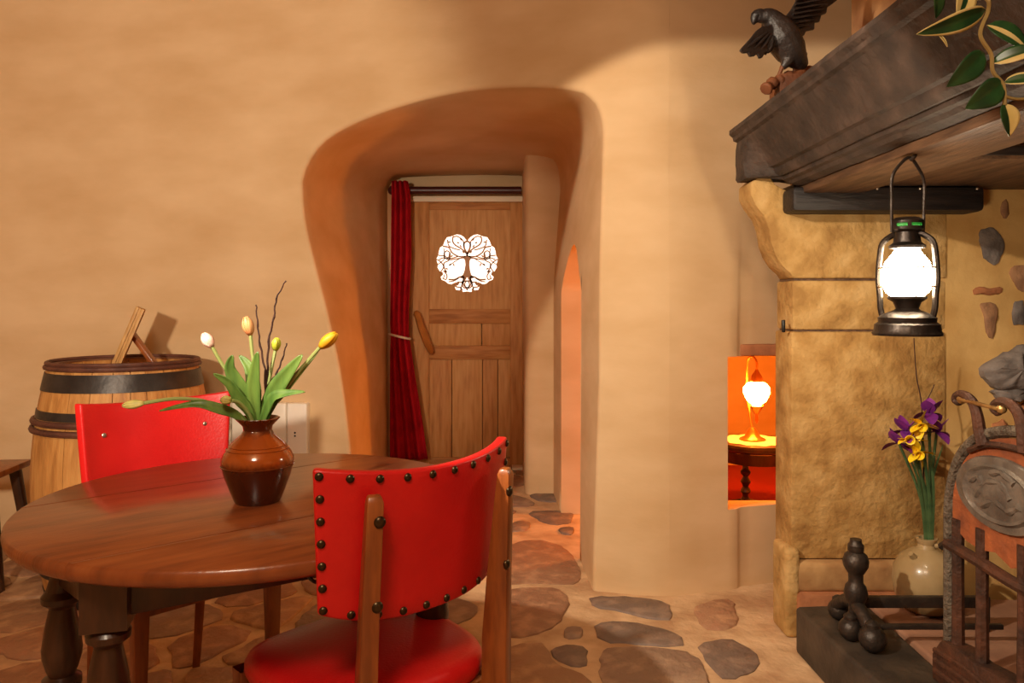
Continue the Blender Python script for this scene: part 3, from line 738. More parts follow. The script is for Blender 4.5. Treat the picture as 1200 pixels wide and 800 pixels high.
o = b_.build('body', 'raven_dark', rav, remesh=0.0035)
for f in range(7):                      # raised flight feathers on the upper wing
    t = f/6; a = rp_(925+8*t, 34-34*t, 0.035)-rv0; e_ = rp_(951+28*t, 30-38*t, 0.075)-rv0
    q = MB(); q.tube([a, (a+e_)/2+Vector((0, -0.004, 0)), e_], [0.006, 0.010, 0.004], 6, flat=0.5); q.build('flight_feather', 'raven_dark', rav)
for f in range(4):
    t = f/3; a = rp_(898+8*t, 38+5*t, -0.045)-rv0; e_ = rp_(869+27*t, 60+4*t, -0.085+0.05*t)-rv0
    q = MB(); q.tube([a, (a+e_)/2+Vector((0, -0.006, 0)), e_], [0.006, 0.011, 0.005], 6, flat=0.5); q.build('flight_feather', 'raven_dark', rav)
for x0, y0, x1, y1, dy in ((917, 78, 911, 92, -0.01), (933, 77, 929, 88, 0.02)):
    q = MB(); q.tube([rp_(x0, y0, dy)-rv0, rp_((x0+x1)/2, (y0+y1)/2, dy)-rv0, rp_(x1, y1, dy)-rv0], [0.008, 0.006, 0.006], 8)
    for k in (-1, 0, 1): q.tube([rp_(x1, y1, dy)-rv0, rp_(x1-5, y1+3+k, dy-0.012*k)-rv0], [0.006, 0.003], 6)
    q.build('leg', 'raven_leg', rav)
q = MB(); q.tube([p-rv0 for p in smooth_path([rp_(897, 105, -0.03), rp_(906, 97, -0.01), rp_(918, 93, 0.0), rp_(934, 87, 0.03), rp_(950, 84, 0.06)], 5)], [0.018+0.004*math.sin(i*1.7) for i in range(21)], 10)
q.box(rp_(926, 102, 0.03)-rv0, (0.10, 0.10, 0.06)); q.build('perch', 'perch_wood', rav, bevel=0.004)

# ------------------------------------------------------------------ trailing variegated vine over the mantel
VD = 1.30
v0 = P(1158, -20, VD)
vine = thing('trailing_vine', 'trailing vine with green and cream variegated leaves over mantel', 'plant', v0)
def c7(x, y, dy=0.0): return P(1060+x*0.2124, y*0.2124, VD)+Vector((0, dy, 0))-v0
stem = smooth_path([c7(520, -260, 0.25)+Vector((0.1, 0, 0)), c7(470, -120, 0.08), c7(448, -10), c7(462, 60), c7(418, 190), c7(478, 300), c7(488, 395), c7(545, 470), c7(552, 580)], 6)
b_ = MB(); b_.tube(stem, [0.0035]*len(stem), 6); b_.build('stem', 'vine_stem', vine)
b_ = MB(); b_.tube(smooth_path([c7(545, 525), c7(600, 545), c7(680, 540), c7(760, 500, -0.02)], 5), 0.0028, 6); b_.build('stem', 'vine_stem', vine)
def vleaf(base, tip, wd, pat, tilt=0.3, curl=0.15, dy=0.0):
    a, t = c7(*base), c7(tip[0], tip[1], dy); ax = t-a; L = ax.length; ax.normalize()
    side = ax.cross(Vector((0, -1, 0))).normalized(); side = (side*math.cos(tilt)+Vector((0, -1, 0))*math.sin(tilt)).normalized(); up = side.cross(ax).normalized()
    if up.y > 0: up = -up
    NL, NWd = 12, 9; rows_ = []; q = MB()
    wpx = wd*0.2124*VD/F
    for i in range(NL):
        u = i/(NL-1); h_ = wpx*(math.sin(PI*min(1, u**0.8))**0.8)*(1-0.15*u)+0.0004
        rows_.append([a+ax*L*u+side*h_*(2*j/(NWd-1)-1)+up*(0.25*abs(2*j/(NWd-1)-1)*h_+curl*L*math.sin(PI*u)*0.5) for j in range(NWd)])
    q.grid(rows_)
    for idx in range(len(q.f)):
        i, j = divmod(idx, NWd-1); c_ = abs(j-(NWd-2)/2)
        cream = {'mid': c_ < 1.2, 'edge': c_ > 2.8, 'half': j >= 5, 'half2': j <= 3, 'green': c_ < 0.3 and False, 'cream': c_ > 0.6}[pat]
        q.mi[idx] = 1 if cream else 0
    o = q.build('leaf', ['leaf_green', 'leaf_cream'], vine, fixn=False); md = o.modifiers.new('th', 'SOLIDIFY'); md.thickness = 0.0012
vleaf((450, 52), (66, 190), 62, 'edge', 0.5); vleaf((345, -60), (292, 108), 66, 'cream', 0.2); vleaf((455, 138), (690, 285), 70, 'mid', 0.3); vleaf((190, 190), (238, 258), 8, 'cream', 0.2)
vleaf((440, 290), (232, 480), 72, 'green', 0.2); vleaf((545, 455), (335, 600), 78, 'green', 0.15); vleaf((490, 348), (720, 290), 52, 'half', 0.5, dy=-0.03)
vleaf((550, 455), (760, 470), 48, 'edge', 0.6, dy=-0.03); vleaf((552, 570), (580, 752), 62, 'half2', 0.15); vleaf((600, -40), (760, 20), 50, 'cream', 0.4); vleaf((455, -20), (300, -120), 60, 'edge', 0.3)
vleaf((180, -60), (210, 80), 40, 'green', 0.3, dy=0.02)

# ------------------------------------------------------------------ hearth things
jb = Vector((1.415, 2.60, HZ)); js = 2.60/F
jug = thing('clay_jug', 'round beige glazed clay jug holding flowers on the hearth', 'jug', jb)
b_ = MB(); b_.lathe([(0.001, 0.004), (0.055, 0), (0.075, 0.012), (0.098, 0.05), (0.107, 0.10), (0.102, 0.145), (0.082, 0.182), (0.05, 0.203), (0.03, 0.212), (0.026, 0.225), (0.033, 0.240), (0.034, 0.246), (0.024, 0.246), (0.018, 0.22), (0.016, 0.19), (0.001, 0.185)], 36); b_.build('body', 'jug_clay', jug)
b_ = MB(); b_.tube(smooth_path([(0.018, -0.03, 0.228), (0.03, -0.055, 0.236), (0.045, -0.075, 0.215), (0.05, -0.085, 0.165)], 5), [0.012]*16, 8, flat=0.7); b_.build('handle', 'jug_clay', jug)
b_ = MB(); b_.tube([(-0.055, -0.03, 0.185), (-0.075, -0.04, 0.205)], [0.014, 0.008], 8); b_.build('spout', 'jug_clay', jug)
mouth = jb+Vector((0, 0, 0.235))
def cr6(x, y, d): return P(1030+x*0.225, 460+y*0.225, d)
def petal(q, c, dirv, L, wd, n_=6, droop=0.3, mi=0, cup=0.2):
    dirv = dirv.normalized(); side = dirv.cross(Vector((0.1, 0.2, 1))).normalized(); up = side.cross(dirv).normalized(); rows_ = []
    for i in range(n_):
        u = i/(n_-1); h_ = wd*math.sin(PI*(0.12+0.86*u))**0.8+0.0003
        rows_.append([c+dirv*L*u+side*h_*v+up*(cup*abs(v)*h_-droop*L*u*u) for v in (-1, -0.5, 0, 0.5, 1)])
    q.grid(rows_, mi)
rp2 = random.Random(5)
def hearth_flower(head, kind, label):
    base = mouth+Vector((rp2.uniform(-0.01, 0.01), rp2.uniform(-0.01, 0.01), -0.05))
    t = thing('iris' if kind == 'iris' else 'daffodil', label, 'flower', base, 0, 'flowers in the clay jug')
    h_ = head-base; mid = Vector((h_.x*0.22, h_.y*0.3, h_.z*0.5))
    q = MB(); q.tube(smooth_path([(0, 0, 0), mid, h_], 8), 0.0045, 6); q.build('stem', 'flower_stem', t)
    q = MB(); pth = smooth_path([Vector((0.004, -0.004, 0.02)), mid*1.05+Vector((rp2.uniform(-0.012, 0.012), -0.008, 0)), h_*0.9+Vector((rp2.uniform(-0.02, 0.02), -0.01, 0))], 8)
    q.tube(pth, [0.007*(1-(i/(len(pth)-1))**2)+0.001 for i in range(len(pth))], 6, flat=0.3); q.build('leaf', 'flower_stem', t)
    ml = 'iris_purple' if kind == 'iris' else 'daffodil_yellow'
    for k in range(6):
        a = 2*PI*k/6+rp2.random(); q = MB()
        dv = Vector((math.cos(a), math.sin(a)*0.8, 0.9 if k % 2 else -0.15)) if kind == 'iris' else Vector((math.cos(a), -0.35+0.25*math.sin(a), math.sin(a)))
        petal(q, h_, dv, 0.060 if kind == 'iris' else 0.054, 0.022 if kind == 'iris' else 0.017, droop=0.35 if k % 2 == 0 else -0.1)
        o = q.build('petal', ml, t, fixn=False)
    if kind != 'iris':
        q = MB(); ax = Vector((rp2.uniform(-0.5, 0.3), -0.8, rp2.uniform(-0.3, 0.1))).normalized(); M_ = ax.to_track_quat('Z', 'Y').to_matrix()
        q.lathe([(0.006, 0), (0.009, 0.010), (0.011, 0.022), (0.016, 0.030), (0.013, 0.029), (0.007, 0.012), (0.001, 0.008)], 14, h_, M_, caps=False); q.build('trumpet', 'daffodil_yellow', t, fixn=False)
for x, y, k, lb in [(105, 265, 'iris', 'purple iris leaning furthest towards the iron firedog'), (140, 200, 'iris', 'purple iris behind the middle yellow daffodil'), (265, 108, 'iris', 'tallest purple iris of the jug bouquet'), (300, 205, 'iris', 'purple iris leaning towards the iron grate'),
                    (215, 165, 'd', 'uppermost yellow daffodil below the tallest iris'), (165, 240, 'd', 'middle yellow daffodil of the jug bouquet'), (200, 310, 'd', 'lowest yellow daffodil of the jug bouquet')]:
    hearth_flower(cr6(x, y, 2.58-(0.03 if k == 'd' else 0)), k, lb)
q = MB(); q.tube(smooth_path([mouth+Vector((0, 0.01, -0.04)), cr6(230, 300, 2.62), cr6(222, 60, 2.62), P(1074, 440, 2.62), P(1071, 396, 2.60)], 6), [0.003-0.00006*i for i in range(25)], 5)
q.tube(smooth_path([cr6(222, 70, 2.62), cr6(260, 20, 2.62), P(1095, 450, 2.62)], 4), 0.0015, 5)
tag(q.build('dry_twig', 'twig_bark', origin=mouth), 'thin bare twig rising from the jug towards the lantern', 'twig')

# firedog
an = thing('firedog', 'black iron firedog with ball knobs standing on the hearth', 'firedog', (1.085, 2.40, HZ))
b_ = MB(); b_.lathe([(0.001, 0.045), (0.03, 0.05), (0.03, 0.06), (0.022, 0.075), (0.022, 0.1), (0.03, 0.115), (0.036, 0.135), (0.03, 0.158), (0.022, 0.168), (0.022, 0.195), (0.026, 0.2), (0.037, 0.22), (0.039, 0.235), (0.033, 0.255), (0.024, 0.262), (0.022, 0.264), (0.024, 0.268), (0.024, 0.285), (0.018, 0.292), (0.017, 0.303), (0.001, 0.303)], 20); b_.build('post', 'iron', an)
b_ = MB(); b_.tube(smooth_path([(-0.01, 0.125, 0.045), (0, 0.07, 0.085), (0, 0.0, 0.10), (0, -0.06, 0.08), (0.005, -0.11, 0.045)], 5), [0.021]*21, 10); b_.build('arched_base', 'iron', an)
for y, z in ((0.125, 0.034), (-0.11, 0.040), (-0.03, 0.036)):
    b_ = MB(); b_.sphere((0 if y != -0.03 else -0.03, y, z), z); 
    b_.lathe([(0.02, z*1.7), (0.02, z*2.1), (0.012, z*2.3), (0.001, z*2.4)], 14, (0 if y != -0.03 else -0.03, y, 0)); b_.build('foot', 'iron', an)
b_ = MB(); b_.box((0.22, 0.04, 0.092), (0.44, 0.022, 0.035)); b_.build('log_bar', 'iron', an, bevel=0.003)
b_ = MB(); b_.box((0.21, -0.06, 0.055), (0.42, 0.016, 0.016)); b_.build('log_bar', 'iron', an, bevel=0.003)
b_ = MB(); b_.box((0.43, 0.04, 0.038), (0.02, 0.02, 0.08)); b_.build('rear_leg', 'iron', an, bevel=0.003)

# cast-iron grate front: frame, bars, medallion, scrolls; plane runs towards the camera
gt = thing('iron_grate', 'rusty cast iron fire grate front with oval relief medallion', 'fire grate', (1.205, 2.10, HZ))
gd = Vector((0.108, -1, 0)).normalized(); gn = Vector((-1, -0.108, 0)).normalized()
def G(u, z, o_=0.0): return gd*u+Vector((0, 0, z))+gn*o_
def gpx(px, py, o_=0.0):               # pixel on the grate plane -> local point
    A = gt.location; D = Vector(((px-CX)/F, 1, -(py-CY)/F)); C = Vector((0, 0, H))
    t = (A-C).dot(gn)/D.dot(gn); return C+D*t-A+gn*o_
W_ = 0.56
b_ = MB()
fp_ = [G(0.0, 0.06), G(0.0, 0.25), G(0.0, 0.42), G(0.005, 0.52), G(0.04, 0.62), G(0.11, 0.69), G(0.20, 0.722), G(W_/2, 0.73), G(W_-0.2, 0.722), G(W_-0.11, 0.69), G(W_-0.04, 0.62), G(W_-0.005, 0.52), G(W_, 0.42), G(W_, 0.06)]
b_.tube(smooth_path(fp_, 5), 0.015, 8); b_.build('frame_hoop', 'rope_iron', gt)
# rusty plate behind the medallion with a ragged lower edge
arc = smooth_path([G(0.02, 0.44), G(0.022, 0.53), G(0.055, 0.61), G(0.12, 0.675), G(0.2, 0.705), G(W_/2, 0.713), G(W_-0.2, 0.705), G(W_-0.12, 0.675), G(W_-0.055, 0.61), G(W_-0.022, 0.53), G(W_-0.02, 0.44)], 4)
low = [G(W_-0.02-(W_-0.04)*i/10, 0.44-0.028*abs(math.sin(i*1.3))-0.02*math.sin(PI*i/10)) for i in range(1, 10)]
b_ = MB(); b_.prism(arc+low, gn*-0.008, gn*0.004); b_.build('back_plate', 'rust_orange', gt)
b_ = MB(); mc = G(0.20, 0.565); 
M_ = Matrix((gd, Vector((0, 0, 1)), gn)).transposed()
b_.lathe([(0.001, 0.0), (1.0, 0.0), (1.02, 0.008), (0.98, 0.016), (0.80, 0.018), (0.74, 0.026), (0.66, 0.020), (0.4, 0.024), (0.001, 0.030)], 32, mc, M_ @ Matrix.Diagonal((0.155, 0.092, 1)))
md_ = b_.build('medallion', 'lead_grey', gt)
for crv in ([(-0.07, -0.02), (-0.03, 0.025), (0.02, 0.03), (0.05, 0.0)], [(-0.05, -0.04), (0.0, -0.015), (0.04, -0.03), (0.075, -0.01)], [(-0.02, 0.05), (0.02, 0.06), (0.06, 0.04)], [(-0.09, 0.015), (-0.06, 0.035), (-0.045, 0.015)]):
    q = MB(); q.tube(smooth_path([mc+G(a_, b2, 0.021) for a_, b2 in crv], 4), [0.006+0.005*math.sin(k*0.9)**2 for k in range(4*(len(crv)-1)+1)], 7); q.build('relief', 'lead_grey', md_)
q = MB(); q.tube(smooth_path([G(0.09, 0.655, 0.01), G(0.16, 0.683, 0.012), G(0.26, 0.69, 0.012), G(0.36, 0.675, 0.012)], 5), 0.008, 7); q.build('cord_moulding', 'rust_iron', gt)
# bars
for u in (0.035, 0.125, 0.265, 0.40, 0.52):
    b_ = MB(); b_.tube([G(u, 0.09), G(u, 0.30), G(u, 0.46)], [0.017, 0.015, 0.016], 8); b_.build('upright_bar', 'rust_iron', gt)
b_ = MB(); b_.tube(smooth_path([G(0.0, 0.385, 0.006), G(0.12, 0.375, 0.006), G(0.26, 0.36, 0.006), G(0.4, 0.365, 0.006), G(W_, 0.38, 0.006)], 4), 0.016, 8); b_.build('cross_bar', 'rust_iron', gt)
# ragged base plate
bt = [G(0.0, 0.12), G(0.06, 0.128), G(0.13, 0.118), G(0.2, 0.125), G(0.28, 0.115), G(0.4, 0.125), G(W_, 0.12), G(W_, -0.002), G(-0.035, -0.002), G(-0.035, 0.07)]
b_ = MB(); b_.prism(bt, gn*-0.03, gn*0.028); b_.build('base_plate', 'rust_iron', gt, bevel=0.007)
for k in range(3):
    b_ = MB(); b_.tube([G(-0.02, 0.085-0.028*k, 0.028), G(0.1, 0.09-0.03*k, 0.03), G(0.22, 0.072-0.03*k, 0.03), G(0.4, 0.07-0.028*k, 0.029)], [0.008, 0.006, 0.008, 0.006], 6); b_.build('ridge', 'rust_iron', gt)
b_ = MB(); b_.tube([G(-0.03, 0.365), G(-0.005, 0.385), G(0.03, 0.385)], [0.012, 0.011, 0.011], 7); b_.build('side_lug', 'iron', gt)
# scroll horns with a tie rod
for dx in (0, 1):
    if dx == 0: ks = [(1158, 522), (1153, 503), (1150, 485), (1144, 470), (1134, 462), (1126, 463), (1124, 469), (1129, 472), (1133, 468)]
    else: ks = [(1207, 530), (1204, 500), (1198, 482), (1187, 472), (1174, 471), (1169, 478), (1174, 484), (1180, 480)]
    b_ = MB(); b_.tube(smooth_path([gpx(x, y, 0.012) for x, y in ks], 5), [0.017*(1-0.65*i/(5*(len(ks)-1))) for i in range(5*(len(ks)-1)+1)], 8, flat=1.0); b_.build('scroll', 'rust_iron', gt)
    b_ = MB(); b_.sphere(gpx(*((1132, 468) if dx == 0 else (1179, 479)), 0.012), 0.012, 10, 7); b_.build('rosette', 'old_brass', gt)
b_ = MB(); b_.tube([gpx(1131, 467, 0.02), gpx(1179, 479, 0.02)], 0.0055, 8); b_.build('tie_rod', 'old_brass', gt)

# ------------------------------------------------------------------ the lit room seen through the small window
TD = 4.35
tz = H-(516-CY)*TD/F
tc_ = Vector(((884-CX)*TD/F, TD, 0))
st = thing('side_table', 'small dark round side table in the orange room', 'table', tc_)
b_ = MB(); b_.lathe([(0.001, tz-0.045), (0.20, tz-0.045), (0.215, tz-0.035), (0.235, tz-0.03), (0.24, tz-0.012), (0.23, tz), (0.001, tz)], 36); b_.build('table_top', 'dark_wood', st)
b_ = MB(); b_.lathe([(0.19, tz-0.11), (0.21, tz-0.045)], 32, caps=False); b_.build('apron', 'dark_wood', st)
b_ = MB(); pf = [(0.03, 0.0)]+[(0.022+0.008*math.sin(i*1.7), 0.02+i*(tz-0.08)/24) for i in range(25)]; b_.lathe(pf, 14, (-0.05, 0.0, 0)); b_.build('turned_leg', 'dark_wood', st)
for a in (0.6, 2.7, 4.4):
    b_ = MB(); b_.tube([(-0.05, 0, 0.08), (-0.05+0.12*math.cos(a), 0.12*math.sin(a), 0.05), (-0.05+0.18*math.cos(a), 0.18*math.sin(a), 0.012)], [0.018, 0.015, 0.012], 8); b_.build('foot', 'dark_wood', st)
b_ = MB(); rim = [(0.175+0.012*math.cos(i*PI/2*1.0)) for i in range(48)]
b_.add([Vector((0, 0, 0))+tc_+Vector((0, 0, tz+0.004))]+[tc_+Vector((rim[i]*math.cos(2*PI*i/48), rim[i]*math.sin(2*PI*i/48), tz+0.003)) for i in range(48)]+[tc_+Vector((rim[i]*math.cos(2*PI*i/48), rim[i]*math.sin(2*PI*i/48), tz)) for i in range(48)],
      [(0, 1+i, 1+(i+1) % 48) for i in range(48)]+[(1+i, 49+i, 49+(i+1) % 48, 1+(i+1) % 48) for i in range(48)])
tag(b_.build('lace_doily', 'lace', origin=tc_+Vector((0, 0, tz))), 'pale scalloped lace doily under the glowing lamp', 'doily')
ls = TD/F
lamp = thing('table_lamp', 'glowing white globe lamp on a brass swan neck stand', 'lamp', tc_+Vector((0.008, 0, tz+0.004)))
def lh(py): return (521-py)*ls
b_ = MB(); b_.lathe([(0.001, 0), (15*ls, 0), (15*ls, 0.008), (9*ls, 0.022), (6*ls, 0.05), (3*ls, 0.07), (0.001, 0.07)], 20, (-4*ls, 0, 0)); b_.build('base', 'copper', lamp)
b_ = MB(); b_.tube(smooth_path([(-4*ls, 0.0, 0.06), (-4*ls, 0.05, lh(490)), (-5*ls, 0.085, lh(460)), (-5*ls, 0.07, lh(430)), (-2*ls, 0.03, lh(424)), (1*ls, 0, lh(430)), (1*ls, 0, lh(440))], 5), 0.007, 8); b_.build('swan_neck', 'copper', lamp)
b_ = MB(); b_.lathe([(4*ls, lh(481)), (11*ls, lh(475)), (15*ls, lh(466)), (15*ls, lh(460)), (11*ls, lh(455)), (6*ls, lh(453))], 24, (1*ls, 0, 0)); g = b_.build('globe_shade', 'lamp_glow', lamp); g['label'] = 'glowing globe shade'
b_ = MB(); b_.lathe([(8*ls, lh(453)), (6*ls, lh(446)), (2*ls, lh(440)), (0.5*ls, lh(436))], 16, (1*ls, 0, 0)); b_.build('cap', 'copper', lamp)
b_ = MB(); b_.lathe([(0.5*ls, lh(502)), (2*ls, lh(498)), (1.5*ls, lh(492)), (5*ls, lh(486)), (8*ls, lh(481))], 16, (1*ls, 0, 0)); b_.build('finial', 'copper', lamp)
q = MB(); q.box((1.5, 4.72, 0.008), (1.9, 1.8, 0.016)); tag(q.build('carpet', 'red_fabric', bevel=0.004, origin=(1.5, 4.72, 0)), 'plain red carpet under the side table in orange room', 'carpet')

# ------------------------------------------------------------------ round table
TC = Vector((-0.58, 1.80, 0)); TR = 0.51; TH = 0.75
ua = math.atan2(0.65, 0.76)
tb = thing('dining_table', 'round dark brown wooden dining table with turned legs', 'table', TC, ua)
JV = 0.24
def board(v0, v1):
    n = 40
    def lim(v): return math.sqrt(max(0, TR*TR-v*v))
    vsl = [v0+(v1-v0)*i/n for i in range(n+1)]
    # denser sampling toward the rim
    if v1 >= TR: vsl = [v0+(v1-v0)*math.sin(PI/2*i/n) for i in range(n+1)]
    if v0 <= -TR: vsl = [v1-(v1-v0)*math.sin(PI/2*i/n) for i in range(n+1)][::-1]
    outl_ = [Vector((lim(v), v, 0)) for v in vsl]+[Vector((-lim(v), v, 0)) for v in vsl[::-1]]
    q = MB(); prof = [(-0.032, 0.985), (-0.026, 0.996), (-0.016, 1.0), (-0.006, 0.996), (0, 0.985)]
    c = Vector((0, (v0+v1)/2, 0)); n2 = len(outl_)
    ring_ = []
    for z, k in prof:
        r_ = []
        for p in outl_:
            on_rim = abs(math.hypot(p.x, p.y)-TR) < 1e-4
            s_ = k if on_rim else 1.0
            y_ = min(max(p.y*s_, v0+0.0012), v1-0.0012)
            r_.append(Vector((p.x*s_, y_, TH+z)))
        ring_.append(r_)
    q.grid(ring_, closed=True); q.add(ring_[0], [tuple(range(n2))]); q.add(ring_[-1], [tuple(range(n2))])
    return q.build('top_board', 'table_wood', tb, auto=50)
board(-TR, -JV); board(-JV, JV*0.98); board(JV*0.98, TR)
def turned(u, v, rz=0.0, blk=0.07, ztop=0.60):
    par = bpy.data.objects.new('leg', None)
    q = MB(); q.lathe([(0.001, 0.0), (0.022, 0.0), (0.03, 0.02), (0.034, 0.04), (0.024, 0.07), (0.03, 0.08)], 20, (u, v, 0))
    q.box((u, v, 0.13), (blk*0.8, blk*0.8, 0.10), rz)
    q.lathe([(0.024, 0.175), (0.032, 0.19), (0.024, 0.205), (0.022, 0.22), (0.034, 0.28), (0.038, 0.31), (0.032, 0.36), (0.023, 0.395), (0.024, 0.405), (0.037, 0.415), (0.037, 0.43), (0.025, 0.437), (0.03, 0.45), (0.037, 0.475), (0.038, 0.49), (0.033, 0.53), (0.026, 0.565), (0.024, ztop-0.025), (0.027, ztop-0.02), (0.038, ztop-0.012), (0.039, ztop), (0.03, ztop+0.012)], 22, (u, v, 0))
    return q
legs = [(-0.372, -0.20, -0.45, 0.078), (0.285, -0.29, 0, 0.07), (-0.40, 0.055, 0.2, 0.05), (0.33, 0.12, 0, 0.07)]
for i, (u, v, rz, bk) in enumerate(legs):
    q = turned(u, v, rz, bk, 0.60)
    if i != 2: q.box((u, v, (0.612+TH-0.032)/2), (bk, bk, TH-0.032-0.612), rz)
    else: q.lathe([(0.03, 0.612), (0.022, 0.64), (0.022, TH-0.03)], 14, (u, v, 0))
    q.build('leg', 'dark_wood', tb, auto=40)
def apron(a, b, z0=0.625):
    a, b = Vector((a[0], a[1], 0)), Vector((b[0], b[1], 0)); m_ = (a+b)/2; L = (b-a).length; an_ = math.atan2(b.y-a.y, b.x-a.x)
    q = MB(); q.box((m_.x, m_.y, (z0+TH-0.031)/2), (L, 0.024, TH-0.031-z0), an_); q.build('apron', 'dark_wood', tb, bevel=0.003)
apron(legs[0], legs[1]); apron(legs[1], legs[3]); apron(legs[3], legs[2]); apron(legs[2], legs[0])
q = MB(); Ri = Matrix.Rotation(-ua, 3, 'Z')
hkp = [P(360, 664, 1.42), P(361, 674, 1.42), P(368, 681, 1.42), P(378, 681, 1.40), P(388, 678, 1.39), P(392, 662, 1.38)]
q.tube(smooth_path([Ri @ (p-TC) for p in hkp], 5), 0.0035, 6); q.build('wire_hook', 'black', tb)

# ------------------------------------------------------------------ chairs
def chair(label, loc, face_, front_view, mred, mwood):
    rz = math.atan2(-face_[0], face_[1])
    t = thing('dining_chair', label, 'chair', (loc[0], loc[1], 0), rz, 'red chairs at the round table')
    # seat pad
    q = MB(); rows_ = []
    def outl_(s_):
        pts = []
        for k in range(48):
            a = 2*PI*k/48; c_, s2 = math.cos(a), math.sin(a); e_ = 0.55
            x = 0.215*math.copysign(abs(c_)**e_, c_); y = 0.205*math.copysign(abs(s2)**e_, s2)
            x *= 1+0.12*(y/0.205)*0.9
            pts.append((x*s_, y*s_))
        return pts
    for z, s_ in ((0.435, 0.97), (0.45, 1.0), (0.465, 1.0), (0.478, 0.97), (0.486, 0.88), (0.491, 0.6), (0.493, 0.25), (0.493, 0.01)):
        rows_.append([Vector((x, y, z)) for x, y in outl_(s_)])
    q.grid(rows_, closed=True); q.add(rows_[0], [tuple(range(48))])
    q.build('seat', mred, t, auto=60)
    q = MB(); q.box((0, 0.185, 0.41), (0.34, 0.02, 0.05)); q.build('seat_rail', mwood, t, bevel=0.003)
    q = MB(); q.box((0, -0.19, 0.41), (0.29, 0.02, 0.05)); q.build('seat_rail', mwood, t, bevel=0.003)
    for sg in (-1, 1):
        q = MB(); a, b = Vector((sg*0.185, 0.185, 0.41)), Vector((sg*0.16, -0.19, 0.41)); m_ = (a+b)/2
        q.box(m_, (0.02, (a-b).length, 0.05), math.atan2(-(a-b).x, (a-b).y)); q.build('seat_rail', mwood, t, bevel=0.003)
        # front leg, tapering to the foot
        q = MB(); st_ = [(0.0, 0.011, 0.0), (0.3, 0.018, 0.0), (0.437, 0.021, 0.0)]
        q.grid([[Vector((sg*0.188+dx*h_, 0.185+dy*h_, z)) for dx, dy in ((-1, -1), (1, -1), (1, 1), (-1, 1))] for z, h_, _ in st_], closed=True)
        q.add([Vector((sg*0.188+dx*0.011, 0.185+dy*0.011, 0)) for dx, dy in ((-1, -1), (1, -1), (1, 1), (-1, 1))], [(0, 1, 2, 3)]); q.build('leg', mwood, t, bevel=0.003)
        # rear leg running up as the back post, turned to follow the curved back
        an_ = sg*0.42; R = Matrix.Rotation(an_, 3, 'Z'); q = MB(); rw = []
        for z, yy, wx, wy in ((0.0, -0.255, 0.012, 0.013), (0.25, -0.222, 0.015, 0.02), (0.43, -0.214, 0.016, 0.027), (0.52, -0.215, 0.016, 0.027), (0.65, -0.223, 0.0155, 0.022), (0.80, -0.236, 0.015, 0.016), (0.856, -0.241, 0.0145, 0.013), (0.868, -0.240, 0.011, 0.008)):
            rw.append([Vector((sg*0.158, yy, z))+R @ Vector((dx*wx, dy*wy, 0)) for dx, dy in ((-1, -1), (1, -1), (1, 1), (-1, 1))])
        q.grid(rw, closed=True); q.add(rw[0], [(0, 1, 2, 3)]); q.add(rw[-1], [(0, 1, 2, 3)])
        pst = q.build('rear_post', mwood, t, bevel=0.003)
        if not front_view:
            for z, yy in ((0.823, -0.258), (0.675, -0.250)):
                q = MB(); c = Vector((sg*0.158, yy+0.0, z)) + R @ Vector((0, 0.004, 0)); q.sphere(c, 0.011, 10, 7, (1, 0.6, 1), R); q.build('bolt', 'stud_metal', pst)
    # curved backrest panel
    RC = 0.42; lean = math.tan(math.radians(5))
    def bp(u, z, off):                  # u across (-1..1), off towards the sitter
        a = u*0.598*(0.92+0.08*z); zt = 0.018*u*u
        top = 0.895+zt; bot = 0.622+0.03*(abs(u)**3)
        zz_ = bot+(top-bot)*z; r_ = RC-off
        return Vector((r_*math.sin(a), (-0.218+RC-0.0)-r_*math.cos(a)-(zz_-0.65)*lean-0.0, zz_))
    NU, NZ = 28, 8
    q = MB(); A_ = [[bp(-1+2*i/NU, j/NZ, 0.0) for i in range(NU+1)] for j in range(NZ+1)]; B_ = [[bp(-1+2*i/NU, j/NZ, 0.024) for i in range(NU+1)] for j in range(NZ+1)]
    q.grid(A_); q.grid(B_, flip=True)
    q.grid([A_[0], B_[0]]); q.grid([A_[-1], B_[-1]]); q.grid([[r_[0] for r_ in A_], [r_[0] for r_ in B_]]); q.grid([[r_[-1] for r_ in A_], [r_[-1] for r_ in B_]])
    bk = q.build('backrest', mred, t, bevel=0.006, seg=3)
    if not front_view:
        q = MB(); q.sphere((0, 0, 0), 0.0078, 10, 6, (1, 0.6, 1)); proto = None
        sp = [(-0.955+1.91*i/9, 0.955) for i in range(10)]+[(-0.955+1.91*i/9, 0.045) for i in range(10)]+[(sg*0.955, 0.955-0.91*i/6) for sg in (-1, 1) for i in range(1, 6)]
        for u, z in sp:
            if z < 0.1 and 0.25 < abs(u) < 0.45 and False: continue
            c = bp(u, z, -0.001)
            if proto is None: proto = q.build('stud', 'stud_metal', bk); proto.location = c; proto.rotation_euler = (0, 0, u*0.59)
            else: instance(proto, bk, c, (0, 0, u*0.59))
    else:
        q = MB(); q.sphere((0, 0, 0), 0.0075, 10, 6, (1, 0.5, 1)); proto = None
        for u in (-0.68, 0.68):
            for z in (0.66, 0.12):
                c = bp(u, z, 0.025)
                if proto is None: proto = q.build('screw_head', 'bolt_steel', bk); proto.location = c
                else: instance(proto, bk, c)
    return t
chair('red upholstered chair seen from behind with dark studs round its backrest', (-0.288, 1.612), (-0.70, 0.714), False, 'red_vinyl', 'chair_wood')
chair('bright red chair facing across the table with plain backrest and four screws', (-0.958, 2.248), (0.72, -0.69), True, 'red_vinyl', 'chair_wood')

